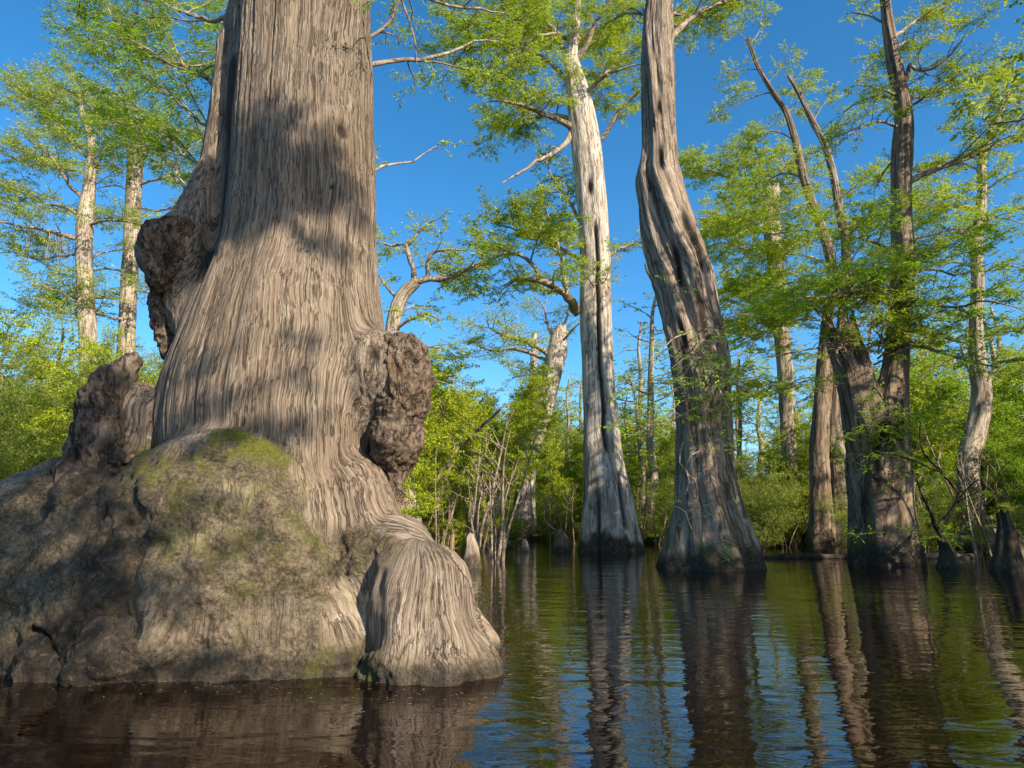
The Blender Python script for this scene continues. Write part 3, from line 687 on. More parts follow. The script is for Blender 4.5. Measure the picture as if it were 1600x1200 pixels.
for pts in ([(920, 445, -.7), (940, 435, -1.1), (955, 440, -1.5)], [(945, 440, -.6), (955, 410, -1.0), (950, 380, -1.2)], [(930, 450, -.7), (915, 430, -1.1), (900, 420, -1.3)]):
    add_limb(t, pts, .02, .006, tuft, lm, D)

# weathered leaning cypress
D = 15.5
t = tree_root('bald_cypress', 'leaning cypress with a broad flared base and twisted weathered grain, beside the pale slit trunk', 1108, 888, D)
path = [(1107, 890, 152), (1106, 850, 130), (1103, 800, 101), (1100, 750, 86), (1099, 690, 76), (1098, 640, 73), (1095, 590, 78), (1087, 540, 82), (1076, 480, 83),
        (1064, 420, 84), (1048, 370, 78), (1036, 320, 69), (1029, 280, 62), (1030, 240, 49), (1030, 200, 45), (1029, 150, 44), (1027, 100, 46), (1027, 50, 44), (1031, 0, 37), (1035, -60, 34)]
V, F, A = trunk_geo(path, D, 120, .07, lobes=((5, .5, .9), (8, .5, 2.2), (3, .4, .2), (11, .25, 1)), lobe_bot=.13, lobe_top=.12, lobe_h=5, twist=.16, gf=10, ga=.055, gz=.6, lump=.09,
                    crev=((-1.45, 5.2, 7.0, .14, .12), (-1.95, 6.6, 8.2, .10, .08), (-1.0, 6.9, 9.0, .12, .08), (-1.7, 9.6, 10.8, .08, .10), (-2.3, 5.0, 6.4, .09, .07), (-1.8, 11.2, 12.0, .07, .14)), seed=8, dirt_h=.5, moss_amt=.6)
part('trunk', V, F, M['twist'], t, attrs=A)
sp = spec_at(D)
for pts, w0 in (([(1040, 70, 0), (1058, 48, .1), (1080, 28, .2), (1105, 12, .3), (1140, 2, .4), (1180, -8, .5)], .10),
                ([(1035, 20, 0), (1060, 22, .8), (1085, 20, 1.5), (1110, 18, 2)], .05),
                ([(1020, 30, 0), (995, 20, .4), (965, 25, .8), (940, 45, 1.2)], .05),
                ([(1120, 560, -.3), (1150, 600, -.7), (1185, 620, -.9), (1225, 610, -1), (1260, 595, -1.1)], .045)):
    add_limb(t, pts, w0, .012, sp, lm, D)
add_limb(t, [(1022, 440, 0), (1012, 425, -.2), (1008, 412, -.3)], .05, .02, sp, lm, D, bare=2, barkmat=M['twist_limb'])
epi = spec_at(D, dens=(3.5, 6), lens=((.3, 1.0), (.2, .45)), cover=.05, m=5, up=(-.15, .2), fill=.8)
for pts in ([(1090, 560, -.6), (1075, 575, -1.1), (1062, 600, -1.4)], [(1100, 550, -.6), (1120, 560, -1.1), (1150, 555, -1.5)], [(1075, 520, -.7), (1050, 530, -1.1), (1035, 550, -1.3)],
            [(1110, 600, -.7), (1090, 625, -1.0), (1070, 650, -1.1)], [(1100, 530, -.7), (1085, 545, -1.3), (1080, 570, -1.7)], [(1120, 600, -.5), (1140, 640, -1.0), (1165, 660, -1.3)],
            [(1060, 450, -.6), (1050, 455, -.9), (1058, 440, -1.1)], [(1080, 640, -.7), (1040, 660, -1.2), (1000, 665, -1.6), (965, 655, -2)], [(1085, 590, -.6), (1040, 600, -1.2), (990, 590, -1.8)],
            [(1130, 500, .2), (1160, 490, .3), (1200, 500, .4)], [(1095, 560, -.7), (1070, 560, -1.2), (1050, 575, -1.6)], [(1110, 580, -.7), (1105, 600, -1.3), (1120, 625, -1.7)], [(1085, 540, -.7), (1100, 555, -1.4), (1125, 580, -1.8)], [(1090, 620, -.7), (1060, 630, -1.2), (1045, 650, -1.5)], [(1100, 660, -.7), (1120, 690, -1.2), (1150, 700, -1.5)], [(1090, 520, -.7), (1110, 510, -1.2), (1130, 530, -1.6)], [(1110, 850, -1.5), (1130, 845, -1.7), (1145, 850, -1.8)], [(1085, 840, -1.3), (1070, 800, -1.6), (1050, 790, -1.7)]):
    add_limb(t, pts, .022, .005, epi, M['leaf_near'], D)
for pts in ([(1060, 790, -1.2), (1075, 760, -1.3), (1072, 720, -1.3), (1095, 700, -1.25), (1080, 690, -1.2)], [(1070, 800, -1.2), (1090, 790, -1.3), (1085, 750, -1.2), (1060, 720, -1.1), (1068, 690, -1)]):
    add_limb(t, pts, .018, .01, epi, lm, D, bare=True, name='vine')

# two stemmed cypress on the right
D = 17
t = tree_root('bald_cypress', 'dark cypress whose thick trunk forks into a broken stub and a tall right stem', 1384, 880, D)
path = [(1384, 884, 104), (1381, 850, 96), (1376, 800, 86), (1371, 740, 86), (1372, 695, 84), (1382, 655, 66), (1392, 615, 44), (1400, 560, 33), (1407, 480, 29), (1411, 430, 29), (1410, 380, 28), (1408, 330, 28), (1408, 280, 27), (1410, 230, 26), (1412, 190, 24), (1409, 160, 22), (1403, 125, 21), (1396, 90, 18), (1389, 50, 16), (1384, 10, 13), (1378, -40, 11)]
V, F, A = trunk_geo(path, D, 96, .08, lobes=((4, .5, .9), (7, .5, 2.2)), lobe_bot=.12, lobe_top=.08, lobe_h=3, gf=8, ga=.03, gz=.7, lump=.1, crev=((-2.0, 2.0, 4.5, .10, .06), (-1.2, 3.2, 4.9, .10, .06)), seed=15, dirt_h=.5, moss_amt=.5)
part('trunk', V, F, M['brown'], t, attrs=A)
path2 = [(1370, 745, 64), (1360, 700, 68), (1352, 655, 66), (1341, 610, 58), (1330, 570, 54), (1322, 550, 52), (1318, 538, 50)]
V, F, A = trunk_world(np.array(centre(path2, D)), np.array([q[2]/2*pxm(q[0], q[1], D) for q in path2]), 56, .09, lobes=((3, .5, .3),), lobe_bot=.06, lobe_top=.05, gf=9, ga=.03, gz=.9, lump=.12, top='broken', seed=17, dirt_h=.2, moss_amt=.3)
part('stub', V, F, M['brown'], t, attrs=A)
sp = spec_at(D)
for pts, w0 in (([(1415, 288, 0), (1440, 274, .1), (1465, 262, .2), (1500, 250, .3), (1540, 236, .3), (1575, 220, .2), (1610, 212, 0)], .10),
                ([(1394, 60, 0), (1420, 40, .2), (1450, 22, .3), (1490, 2, .5)], .07),
                ([(1408, 135, 0), (1420, 118, -.1), (1420, 100, -.2), (1440, 112, -.5), (1475, 95, -.8), (1505, 60, -1)], .07),
                ([(1405, 160, 0), (1375, 150, .4), (1345, 158, .7), (1318, 175, .9)], .05), ([(1404, 150, 0), (1370, 138, -.5), (1340, 132, -.9)], .05),
                ([(1410, 160, 0), (1440, 150, .5), (1475, 140, .9), (1510, 135, 1.2)], .05), ([(1410, 170, 0), (1440, 155, -.6), (1470, 122, -1)], .05),
                ([(1405, 200, 0), (1380, 190, -.3), (1350, 198, -.6), (1325, 210, -.9)], .045),
                ([(1400, 245, 0), (1380, 270, .2), (1365, 300, .3)], .03),
                ([(1388, 40, 0), (1360, 25, .4), (1330, 20, .8)], .04), ([(1398, 75, 0), (1430, 60, .8), (1465, 62, 1.4)], .04),
                ([(1410, 380, 0), (1440, 370, .6), (1480, 362, 1.1), (1520, 365, 1.6)], .05), ([(1402, 400, 0), (1370, 380, -.5), (1330, 370, -1), (1290, 378, -1.4)], .05),
                ([(1405, 440, .1), (1450, 420, .5), (1495, 430, .9), (1540, 415, 1.2)], .05), ([(1400, 470, 0), (1350, 455, -.7), (1290, 462, -1.3), (1230, 470, -1.8)], .06),
                ([(1405, 480, -.1), (1440, 470, -.8), (1490, 480, -1.4), (1540, 470, -1.9), (1590, 480, -2.2)], .06),
                ([(1400, 520, 0), (1430, 515, .2), (1470, 525, .4), (1520, 540, .5)], .09), ([(1398, 530, 0), (1440, 540, -.4), (1500, 560, -.8), (1560, 575, -1)], .06)):
    add_limb(t, pts, w0, .012, sp, M['leaf_near'] if pts[0][1] > 360 else lm, D)
epi = spec_at(D, dens=(4, 6), lens=((.35, 1.0), (.2, .45)), cover=.05, m=6, up=(-.05, .3))
rng0 = np.random.default_rng(77)
for k in range(34):      # sprouts round the broken stub and fork
    a = rng0.uniform(-2.7, -.3); r = rng0.uniform(.9, 2.0); c = P(1325+rng0.uniform(-35, 60), 520+rng0.uniform(-70, 50), D)
    v = np.array((math.cos(a)*1.1, math.sin(a)*.8, rng0.uniform(.2, 1.1)))
    add_limb(t, [c, c+v*r*.5, c+v*r+np.array((0, 0, -.1*r))], .025, .006, epi, M['leaf'] if k % 2 else M['leaf_near'])
for k in range(8):
    a = rng0.uniform(-2.9, -.2); r = rng0.uniform(.7, 1.7); c = P(1405+rng0.uniform(-8, 8), 420+rng0.uniform(0, 160), D)
    v = np.array((math.cos(a)*1.1, math.sin(a)*.8, rng0.uniform(.0, .5)))
    add_limb(t, [c, c+v*r*.5, c+v*r+np.array((0, 0, -.12*r))], .022, .006, epi, M['leaf'])
for k in range(9):
    a = rng0.uniform(-2.7, -.4); r = rng0.uniform(.5, 1.2); c = P(1375+rng0.uniform(-30, 25), 650+rng0.uniform(0, 60), D)
    v = np.array((math.cos(a), math.sin(a), rng0.uniform(-.2, .3)))
    add_limb(t, [c, c+v*(r*.5+.5), c+v*(r+.6)+np.array((0, 0, -.2*r))], .015, .005, epi, M['leaf_near'])
for k in range(7):
    a = rng0.uniform(-2.9, -.2); c = P(1384, 850, D); v = np.array((math.cos(a), math.sin(a), 0))
    add_limb(t, [c+v*.8, c+v*1.2+np.array((0, 0, .25)), c+v*1.6+np.array((0, 0, .2))], .012, .004, epi, M['leaf_near'])
def root_mop(root, px, py, d, n, seed, mat):
    rng = np.random.default_rng(seed); mb = MB()
    for _ in range(n):
        c = P(px+rng.normal(0, 16), py+rng.uniform(0, 8), d-.35+rng.normal(0, .12)); q, _d = wiggle(c, unit(np.array((rng.normal(0, .5), -.4, .35))), rng.uniform(.3, .9), 7, rng, .3, -.38)
        tube(mb, q, np.linspace(.014, .007, 7), 4)
    V, F = mb.arrays(); z = np.zeros(len(V)); part('roots', V, F, mat, root, attrs=dict(groove=z, dirt=z, moss=z))
root_mop(t, 1318, 540, D, 45, 5, M['twist_limb'])

# twin trunk with two slender leaders
D = 24
t = tree_root('bald_cypress', 'twin trunked cypress with two slender leaders, left of the forked dark cypress', 1300, 860, D)
pa = [(1283, 862, 44), (1283, 820, 36), (1281, 760, 30), (1280, 700, 27), (1283, 650, 25), (1288, 580, 23), (1293, 500, 17), (1300, 420, 15), (1285, 360, 13), (1266, 310, 12), (1254, 270, 11), (1243, 220, 10), (1228, 175, 8), (1208, 145, 7), (1185, 105, 5), (1168, 60, 4)]
V, F, A = trunk_geo(pa, D, 48, .12, lobes=((3, .5, .3), (5, .5, 1)), lobe_bot=.12, lobe_top=.03, gf=9, ga=.02, gz=.7, lump=.1, seed=21, dirt_h=.5)
part('trunk', V, F, M['brown'], t, attrs=A)
pb = [(1316, 862, 42, .2), (1316, 820, 36, .2), (1312, 760, 30, .2), (1306, 700, 24, .2), (1305, 640, 21, .3), (1312, 540, 15, .3), (1320, 450, 13, .3), (1322, 380, 13, .2), (1312, 330, 12), (1301, 270, 10), (1288, 225, 9), (1270, 190, 8), (1258, 165, 6), (1243, 135, 5), (1232, 118, 3)]
V, F, A = trunk_geo(pb, D, 48, .12, lobes=((3, .5, 2.3), (5, .5, 1)), lobe_bot=.12, lobe_top=.03, gf=9, ga=.025, gz=.7, lump=.12, seed=23, dirt_h=.5)
part('trunk', V, F, M['twist'], t, attrs=A)
sp = spec_at(D)
for pts, w0 in (([(1322, 385, .2), (1335, 350, .4), (1330, 320, .5)], .05), ([(1243, 220, 0), (1210, 205, .3), (1180, 220, .6), (1150, 240, .8)], .03), ([(1230, 180, 0), (1250, 150, .3), (1260, 120, .5)], .02),
                ([(1208, 145, 0), (1180, 150, .3), (1150, 165, .6), (1120, 185, .8)], .03), ([(1190, 110, 0), (1160, 110, .3), (1130, 125, .5)], .02), ([(1200, 130, 0), (1225, 100, -.3), (1235, 80, -.5)], .02), ([(1172, 70, 0), (1185, 50, .2), (1190, 25, .3)], .02), ([(1168, 65, 0), (1150, 50, .2), (1125, 60, .4)], .02),
                ([(1258, 280, 0), (1225, 270, .5), (1190, 285, .9), (1150, 290, 1.2)], .05), ([(1290, 330, 0), (1330, 300, .4), (1370, 285, .8)], .03), ([(1285, 220, 0), (1310, 200, .3), (1325, 180, .4)], .025), ([(1270, 190, 0), (1285, 165, .3), (1300, 155, .4)], .02),
                ([(1268, 315, 0), (1230, 330, -.4), (1180, 345, -.8), (1130, 370, -1.2)], .05), ([(1300, 420, 0), (1260, 400, -.4), (1210, 400, -.8), (1160, 425, -1.2)], .05), ([(1310, 360, 0), (1350, 345, .4), (1395, 335, .8), (1440, 345, 1.2)], .04), ([(1288, 370, 0), (1250, 360, .6), (1200, 365, 1.2), (1150, 340, 1.8)], .05),
                ([(1300, 440, 0), (1250, 440, .4), (1200, 450, .8), (1140, 460, 1.2)], .05), ([(1320, 430, .3), (1360, 420, .8), (1400, 410, 1.2)], .04), ([(1295, 500, 0), (1245, 500, -.6), (1190, 520, -1.2), (1140, 535, -1.6)], .05), ([(1292, 540, 0), (1240, 550, .2), (1190, 560, .6)], .04), ([(1305, 280, 0), (1280, 275, -.4), (1255, 255, -.8)], .02), ([(1320, 460, 0), (1290, 470, -1), (1250, 480, -2), (1200, 480, -2.6)], .05)):
    add_limb(t, pts, w0, .01, sp, M['leaf_far'] if pts[0][1] < 250 else lm, D)

# stub topped cypress behind the leaning one
D = 32
t = tree_root('bald_cypress', 'stub topped cypress with sprawling crooked limbs, behind and right of the leaning trunk', 1232, 850, D)
path = [(1234, 848, 34), (1233, 780, 26), (1232, 700, 22), (1228, 600, 22), (1220, 500, 22), (1212, 420, 22), (1206, 350, 24), (1206, 305, 22)]
V, F, A = trunk_geo(path, D, 40, .16, lobes=((5, .5, 1),), gf=7, ga=.025, gz=.7, lump=.14, top='broken', seed=29)
part('trunk', V, F, M['grey'], t, attrs=A)
for pts, w0 in (([(1203, 320, 0), (1180, 290, .3), (1140, 278, .6), (1100, 265, 1), (1070, 262, 1.2)], .10), ([(1205, 345, 0), (1180, 355, -.3), (1145, 345, -.6), (1105, 330, -1)], .09), ([(1208, 310, 0), (1230, 290, .4), (1270, 280, .8)], .09), ([(1206, 380, 0), (1170, 390, .4), (1125, 380, .8), (1090, 395, 1)], .08), ([(1210, 400, 0), (1250, 380, -.4), (1290, 372, -.8)], .08),
                ([(1213, 450, 0), (1175, 455, -.5), (1130, 470, -1), (1100, 465, -1.4)], .07), ([(1222, 520, 0), (1190, 520, .4), (1150, 545, .9)], .07), ([(1205, 300, 0), (1195, 270, .2), (1175, 240, .4), (1150, 225, .5)], .07), ([(1207, 300, 0), (1222, 262, .2), (1240, 245, .5)], .06), ([(1228, 610, 0), (1190, 600, -.5), (1150, 620, -1), (1120, 610, -1.4)], .06), ([(1230, 640, 0), (1265, 620, .5), (1300, 630, 1)], .06)):
    add_limb(t, pts, w0, .015, spec_at(D), M['leaf_far'], D)

# crooked slim cypress at right
D = 24
t = tree_root('bald_cypress', 'crooked slim cypress bending left at mid height near the right edge', 1524, 850, D)
path = [(1526, 862, 56), (1525, 835, 46), (1517, 790, 33), (1513, 750, 30), (1514, 715, 30), (1523, 680, 30), (1532, 640, 28), (1534, 605, 26), (1528, 570, 23), (1525, 520, 20), (1527, 460, 18), (1527, 410, 17), (1524, 375, 19), (1530, 345, 15), (1535, 300, 12), (1534, 260, 12), (1541, 225, 9), (1556, 190, 8), (1575, 150, 5), (1590, 120, 3)]
V, F, A = trunk_geo(path, D, 48, .11, lobes=((4, .5, 1),), gf=9, ga=.02, gz=.8, lump=.14, seed=33, dirt_h=.4)
part('trunk', V, F, M['grey'], t, attrs=A)
for pts, w0 in (([(1524, 376, 0), (1540, 352, -.2), (1546, 340, -.3), (1535, 330, -.4)], .11), ([(1520, 380, 0), (1505, 365, 0), (1488, 352, 0), (1475, 365, .2)], .08), ([(1533, 608, 0), (1548, 590, .1), (1560, 570, .2), (1590, 555, .3)], .10),
                ([(1534, 270, 0), (1505, 255, .4), (1475, 262, .8), (1445, 280, 1.1)], .05), ([(1540, 230, 0), (1515, 205, .4), (1490, 200, .7)], .04), ([(1550, 200, 0), (1535, 175, .2), (1520, 160, .3)], .03), ([(1570, 160, 0), (1595, 150, .3), (1615, 140, .5)], .03), ([(1536, 300, 0), (1565, 280, -.4), (1600, 265, -.8)], .05), ([(1532, 330, 0), (1500, 320, -.5), (1460, 325, -1), (1430, 310, -1.4)], .05), ([(1530, 345, 0), (1560, 340, .5), (1600, 350, .9)], .05),
                ([(1526, 420, 0), (1490, 410, .3), (1450, 425, .6)], .05), ([(1527, 430, 0), (1560, 415, -.4), (1600, 420, -.8)], .05), ([(1526, 470, 0), (1560, 455, .4), (1605, 460, .8)], .05), ([(1526, 500, 0), (1490, 490, -.4), (1450, 505, -.8)], .05), ([(1527, 540, 0), (1560, 520, .2), (1605, 520, .4)], .05), ([(1528, 560, 0), (1490, 560, .4), (1450, 580, .7)], .05), ([(1560, 185, 0), (1540, 150, .5), (1545, 120, .7)], .03), ([(1582, 135, 0), (1570, 110, .2), (1590, 90, .3)], .02)):
    add_limb(t, pts, w0, .012, spec_at(D), lm if pts[0][1] < 400 else M['leaf_near'], D)
hang_moss(t, [(1500, 360), (1490, 356)], D, .6, 10, 4)

# golden crooked cypress seen past the foreground trunk
D = 20
t = tree_root('bald_cypress', 'crooked leafy cypress with a lichened forked top, right behind the foreground trunk', 618, 848, D)
path = [(640, 850, 46), (634, 780, 36), (624, 700, 30), (617, 620, 26), (613, 560, 24), (614, 510, 22), (622, 475, 21), (634, 455, 19), (650, 440, 16)]
V, F, A = trunk_geo(path, D, 40, .12, lobes=((4, .5, 1),), gf=9, ga=.02, gz=.8, lump=.14, seed=37, moss_amt=.7, mossline=4)
part('trunk', V, F, M['grey'], t, attrs=A)
for pts, w0 in (([(648, 442, 0), (668, 437, 0), (690, 436, -.1), (715, 428, -.2), (740, 415, -.3), (762, 402, -.4)], .12), ([(650, 442, 0), (645, 420, .1), (638, 395, .1), (632, 382, .2), (612, 384, .3), (590, 378, .4)], .10), ([(634, 384, .2), (650, 368, .2), (665, 352, .1), (684, 342, 0)], .07), ([(668, 437, 0), (668, 410, -.2), (676, 395, -.3), (695, 390, -.4), (730, 392, -.6)], .07),
                ([(625, 470, 0), (605, 450, .2), (592, 430, .3), (575, 420, .4)], .06), ([(614, 520, 0), (640, 500, -.3), (665, 490, -.6), (690, 500, -.9)], .06), ([(614, 550, 0), (650, 540, .4), (690, 545, .9), (720, 560, 1.3)], .06), ([(616, 600, 0), (655, 590, -.4), (700, 600, -.8)], .06), ([(615, 500, 0), (640, 480, .5), (680, 478, 1)], .05), ([(615, 560, 0), (640, 560, -.8), (670, 555, -1.5)], .05), ([(617, 620, 0), (660, 640, .3), (700, 650, .6)], .05), ([(684, 437, 0), (690, 420, .4), (700, 408, .7)], .04)):
    add_limb(t, pts, w0, .014, spec_at(D), lm, D, extra=.7)

# pale leaning snag far back
D = 39
t = tree_root('dead_cypress', 'pale leaning snag with a broken hollow top, far back between the shrubs', 818, 838, D)
path = [(818, 842, 48), (818, 820, 38), (820, 780, 30), (828, 720, 24), (840, 670, 26), (853, 625, 27), (864, 580, 29), (870, 550, 31), (873, 525, 24)]
V, F, A = trunk_geo(path, D, 48, .2, lobes=((4, .5, 1),), lobe_bot=.14, gf=6, ga=.03, gz=.6, lump=.14, top='broken', crev=((-1.2, 13, 16.5, .16, .25),), seed=41, dirt_h=.8)
part('trunk', V, F, M['pale'], t, attrs=A)
for pts, w0 in (([(862, 558, 0), (845, 545, -.5), (820, 533, -1), (795, 526, -1.5), (768, 515, -2), (760, 500, -2.1)], .17), ([(858, 565, 0), (830, 552, .5), (800, 545, 1), (770, 548, 1.4), (735, 535, 1.8)], .13), ([(868, 535, 0), (855, 505, .3), (850, 480, .4), (835, 465, .5)], .12), ([(872, 530, 0), (885, 500, .3), (890, 470, .5)], .12), ([(870, 545, 0), (890, 520, -.8), (905, 505, -1.4)], .1), ([(862, 590, 0), (835, 585, 1), (800, 590, 1.8)], .1)):
    add_limb(t, pts, w0, .03, spec_at(D, m=3, fill=.8), M['leaf_far'], D)
t = tree_root('bald_cypress', 'slim straight cypress just left of the pale leaning snag', 826, 836, 52)
path = [(826, 838, 22), (828, 780, 17), (830, 700, 15), (832, 620, 13), (834, 560, 10), (836, 520, 7)]
V, F, A = trunk_geo(path, 52, 28, .3, gf=5, ga=.03, gz=.6, seed=42); part('trunk', V, F, M['pale'], t, attrs=A)
auto_limbs(t, centre(path, 52), 9, (2, 4), spec_at(48, m=3), M['leaf_far'], .07, .5, 1, seed=6)

# two cypresses at far left
D = 28
t = tree_root('bald_cypress', 'mossy limbed cypress with wide spreading crown at the far left', 137, 850, D)
path = [(142, 850, 46), (141, 780, 36), (140, 700, 31), (139, 620, 28), (138, 540, 26), (134, 470, 24), (131, 400, 23), (133, 340, 23), (138, 300, 18), (143, 250, 13), (140, 210, 10), (128, 175, 7), (122, 140, 4)]
V, F, A = trunk_geo(path, D, 40, .16, lobes=((4, .5, 1),), gf=8, ga=.02, gz=1, lump=.12, seed=45, dirt_h=.6)
part('trunk', V, F, M['grey'], t, attrs=A)
for pts, w0 in (([(130, 375, 0), (100, 368, -.3), (60, 358, -.7), (25, 352, -1), (-20, 340, -1.4)], .11), ([(133, 345, 0), (105, 325, .3), (70, 318, .6), (30, 300, .9), (-10, 290, 1.2)], .09), ([(135, 315, 0), (110, 290, -.3), (90, 260, -.5), (70, 235, -.7), (40, 215, -.9)], .09), ([(140, 320, 0), (150, 270, .2), (162, 230, .3), (165, 200, .4)], .08), ([(133, 355, 0), (160, 345, -.4), (190, 345, -.8), (220, 350, -1.1)], .07), ([(142, 255, 0), (115, 225, .3), (85, 185, .5), (55, 170, .7)], .06), ([(141, 230, 0), (165, 190, .2), (180, 165, .3)], .05), ([(135, 190, 0), (100, 170, .3), (65, 155, .6), (20, 150, .9)], .05), ([(140, 270, 0), (90, 262, .4), (45, 255, .8), (0, 240, 1.2)], .06), ([(125, 160, 0), (140, 140, .3), (165, 130, .4)], .03), ([(131, 410, 0), (160, 395, .5), (200, 390, .8)], .06), ([(132, 400, 0), (100, 400, .4), (60, 405, .8), (20, 395, 1)], .06), ([(140, 205, 0), (190, 185, -.6), (230, 190, -1.1)], .05), ([(120, 150, 0), (90, 140, -.4), (60, 135, -.8)], .03)):
    add_limb(t, pts, w0, .016, spec_at(D, m=6, fill=.8), M['leaf_far'], D)
hang_moss(t, [(100, 368, -.3), (85, 362, -.5), (70, 320, .6), (110, 385, .2), (60, 360, -.7)], D, 1.5, 16, 2)
t = tree_root('bald_cypress', 'broken topped cypress with golden bark, second trunk from the left edge', 200, 850, D+2)
path = [(192, 850, 44), (193, 780, 34), (194, 700, 30), (195, 620, 27), (198, 530, 25), (202, 440, 24), (206, 370, 23), (209, 300, 22), (212, 255, 23), (216, 230, 22)]
V, F, A = trunk_geo(path, D+2, 40, .16, lobes=((4, .5, 1),), gf=8, ga=.02, gz=1, lump=.12, top='broken', seed=47, dirt_h=.6)
part('trunk', V, F, M['grey'], t, attrs=A)
for pts, w0 in (([(206, 248, 0), (196, 225, -.1), (175, 195, -.3), (150, 175, -.5), (115, 150, -.7), (82, 125, -.9)], .09), ([(214, 250, 0), (240, 225, .3), (275, 205, .6), (310, 200, .9)], .08), ([(212, 290, 0), (245, 280, -.3), (285, 275, -.6), (320, 280, -.9)], .07), ([(210, 320, 0), (240, 330, .4), (275, 325, .8), (310, 340, 1)], .07), ([(208, 350, 0), (180, 340, .4), (150, 345, .8)], .06), ([(205, 400, 0), (235, 390, -.4), (270, 395, -.7)], .06), ([(203, 430, 0), (175, 420, -.5), (140, 425, -1), (100, 440, -1.5)], .06), ([(200, 470, 0), (160, 465, .5), (110, 470, 1), (60, 480, 1.4)], .06), ([(201, 450, 0), (240, 460, -.5), (280, 470, -1)], .06), ([(199, 500, 0), (150, 490, -1.5), (90, 455, -2.5), (40, 440, -3)], .07), ([(175, 195, -.3), (180, 160, 0), (200, 130, .2)], .04), ([(214, 240, 0), (225, 200, -.4), (250, 170, -.7)], .05), ([(210, 300, 0), (180, 290, -.7), (150, 295, -1.2)], .05)):
    add_limb(t, pts, w0, .014, spec_at(D, m=6, fill=.8), M['leaf_far'], D+2)

# ------------------------------------------------------------ background cypresses from three grown kinds
def make_far(seed, h, lean, base_r, n):
    rng = np.random.default_rng(seed)
    t = thing('slim_cypress', 'x', 'tree', (0, 0, 0))
    C = np.array([(lean*(max(z, 0)/h)**1.5*1.5+rng.normal(0, .12), rng.normal(0, .12), z) for z in np.linspace(-.6, h, 9)])
    Rr = base_r*np.interp(np.linspace(0, 1, 9), (0, .06, .2, 1), (1.7, 1.35, 1, .22))
    V, F, A = trunk_world(C, Rr, 24, .3, lobes=((4, .5, 1),), gf=5, ga=.02, gz=.6, seed=seed, dirt_h=.6); part('trunk', V, F, M['grey'], t, attrs=A)
    sp = Spec(dens=(1.7, 3.2), lens=((.8, 2.0), (.4, .9)), bl=.19, bw=.04, sl=.34, sp=.16, m=6, sides=(5, 3, 3))
    auto_limbs(t, C[1:], n, (2.2, 4.6), sp, M['leaf_far'], .06, .38, 1., .2, seed)
    return t
far_protos = [make_far(201, 15, .6, .26, 15), make_far(202, 18, -.8, .32, 17), make_far(203, 13, .2, .22, 13)]
far_used = [0, 0, 0]
def place_far(k, px, d, sc, rot, label, group=None):
    p = P(px, 840, d); p[2] = 0
    o = far_protos[k] if not far_used[k] else copy_tree(far_protos[k])
    far_used[k] = 1; o.location = tuple(p); o.scale = (sc, sc, sc); o.rotation_euler = (0, 0, rot); o['label'] = label
    if group: o['group'] = group
G1 = 'slim background cypresses right of centre'; G2 = 'slim background cypresses at left'; G3 = 'slim background cypresses near the right edge'
for k, px, d, sc, rot, lab, g in (
    (0, 1018, 36, .95, .3, 'slim cypress rising in the gap between the pale slit trunk and the leaning trunk', None),
    (1, 1000, 58, 1.0, 2.1, 'slim cypress in the pale wood behind the forked and leaning trunks', G1), (2, 1060, 62, 1.1, 4.2, '', G1), (1, 1148, 40, .9, 5.0, 'slim pale cypress visible right beside the leaning trunk at mid height', None),
    (0, 1165, 55, 1.0, 1.0, '', G1), (2, 1200, 60, 1.2, 3.3, '', G1), (1, 1262, 52, .95, .4, '', G1), (0, 1340, 58, 1.05, 2.6, '', G1), (2, 1385, 48, 1.2, 5.5, '', G1), (1, 1440, 50, .85, 1.9, '', G1),
    (0, 1480, 40, .9, 3.9, 'slim cypress in the shaded wood close to the right edge', G3), (2, 1560, 44, 1.15, .9, '', G3), (1, 1610, 46, .9, 4.4, '', G3), (2, 1590, 34, .95, 2.9, '', G3),
    (1, 900, 66, .9, 3.0, 'slim far cypress peeping out left of the pale slit trunk', None), (0, 700, 60, .8, 1.7, 'slim far cypress over the sunny shrubs right of the foreground trunk', 'slim cypresses over the sunny shrubs'), (2, 770, 66, .85, .2, '', 'slim cypresses over the sunny shrubs'),
    (0, 30, 48, .85, 2.2, 'slim cypress among the shrubs behind the left edge', G2), (2, 85, 56, 1.0, .6, '', G2), (1, 175, 60, .8, 5.2, '', G2), (0, 235, 52, .75, 4.0, '', G2), (2, -40, 42, .95, 1.4, '', G2)):
    if not lab: lab = {G1: 'slim cypress in the pale wood behind the forked and leaning trunks', G2: 'slim cypress among the shrubs behind the left edge', G3: 'slim cypress in the shaded wood close to the right edge'}.get(g, 'slim far cypress over the sunny shrubs right of the foreground trunk')
    place_far(k, px, d, sc, rot, lab, g)

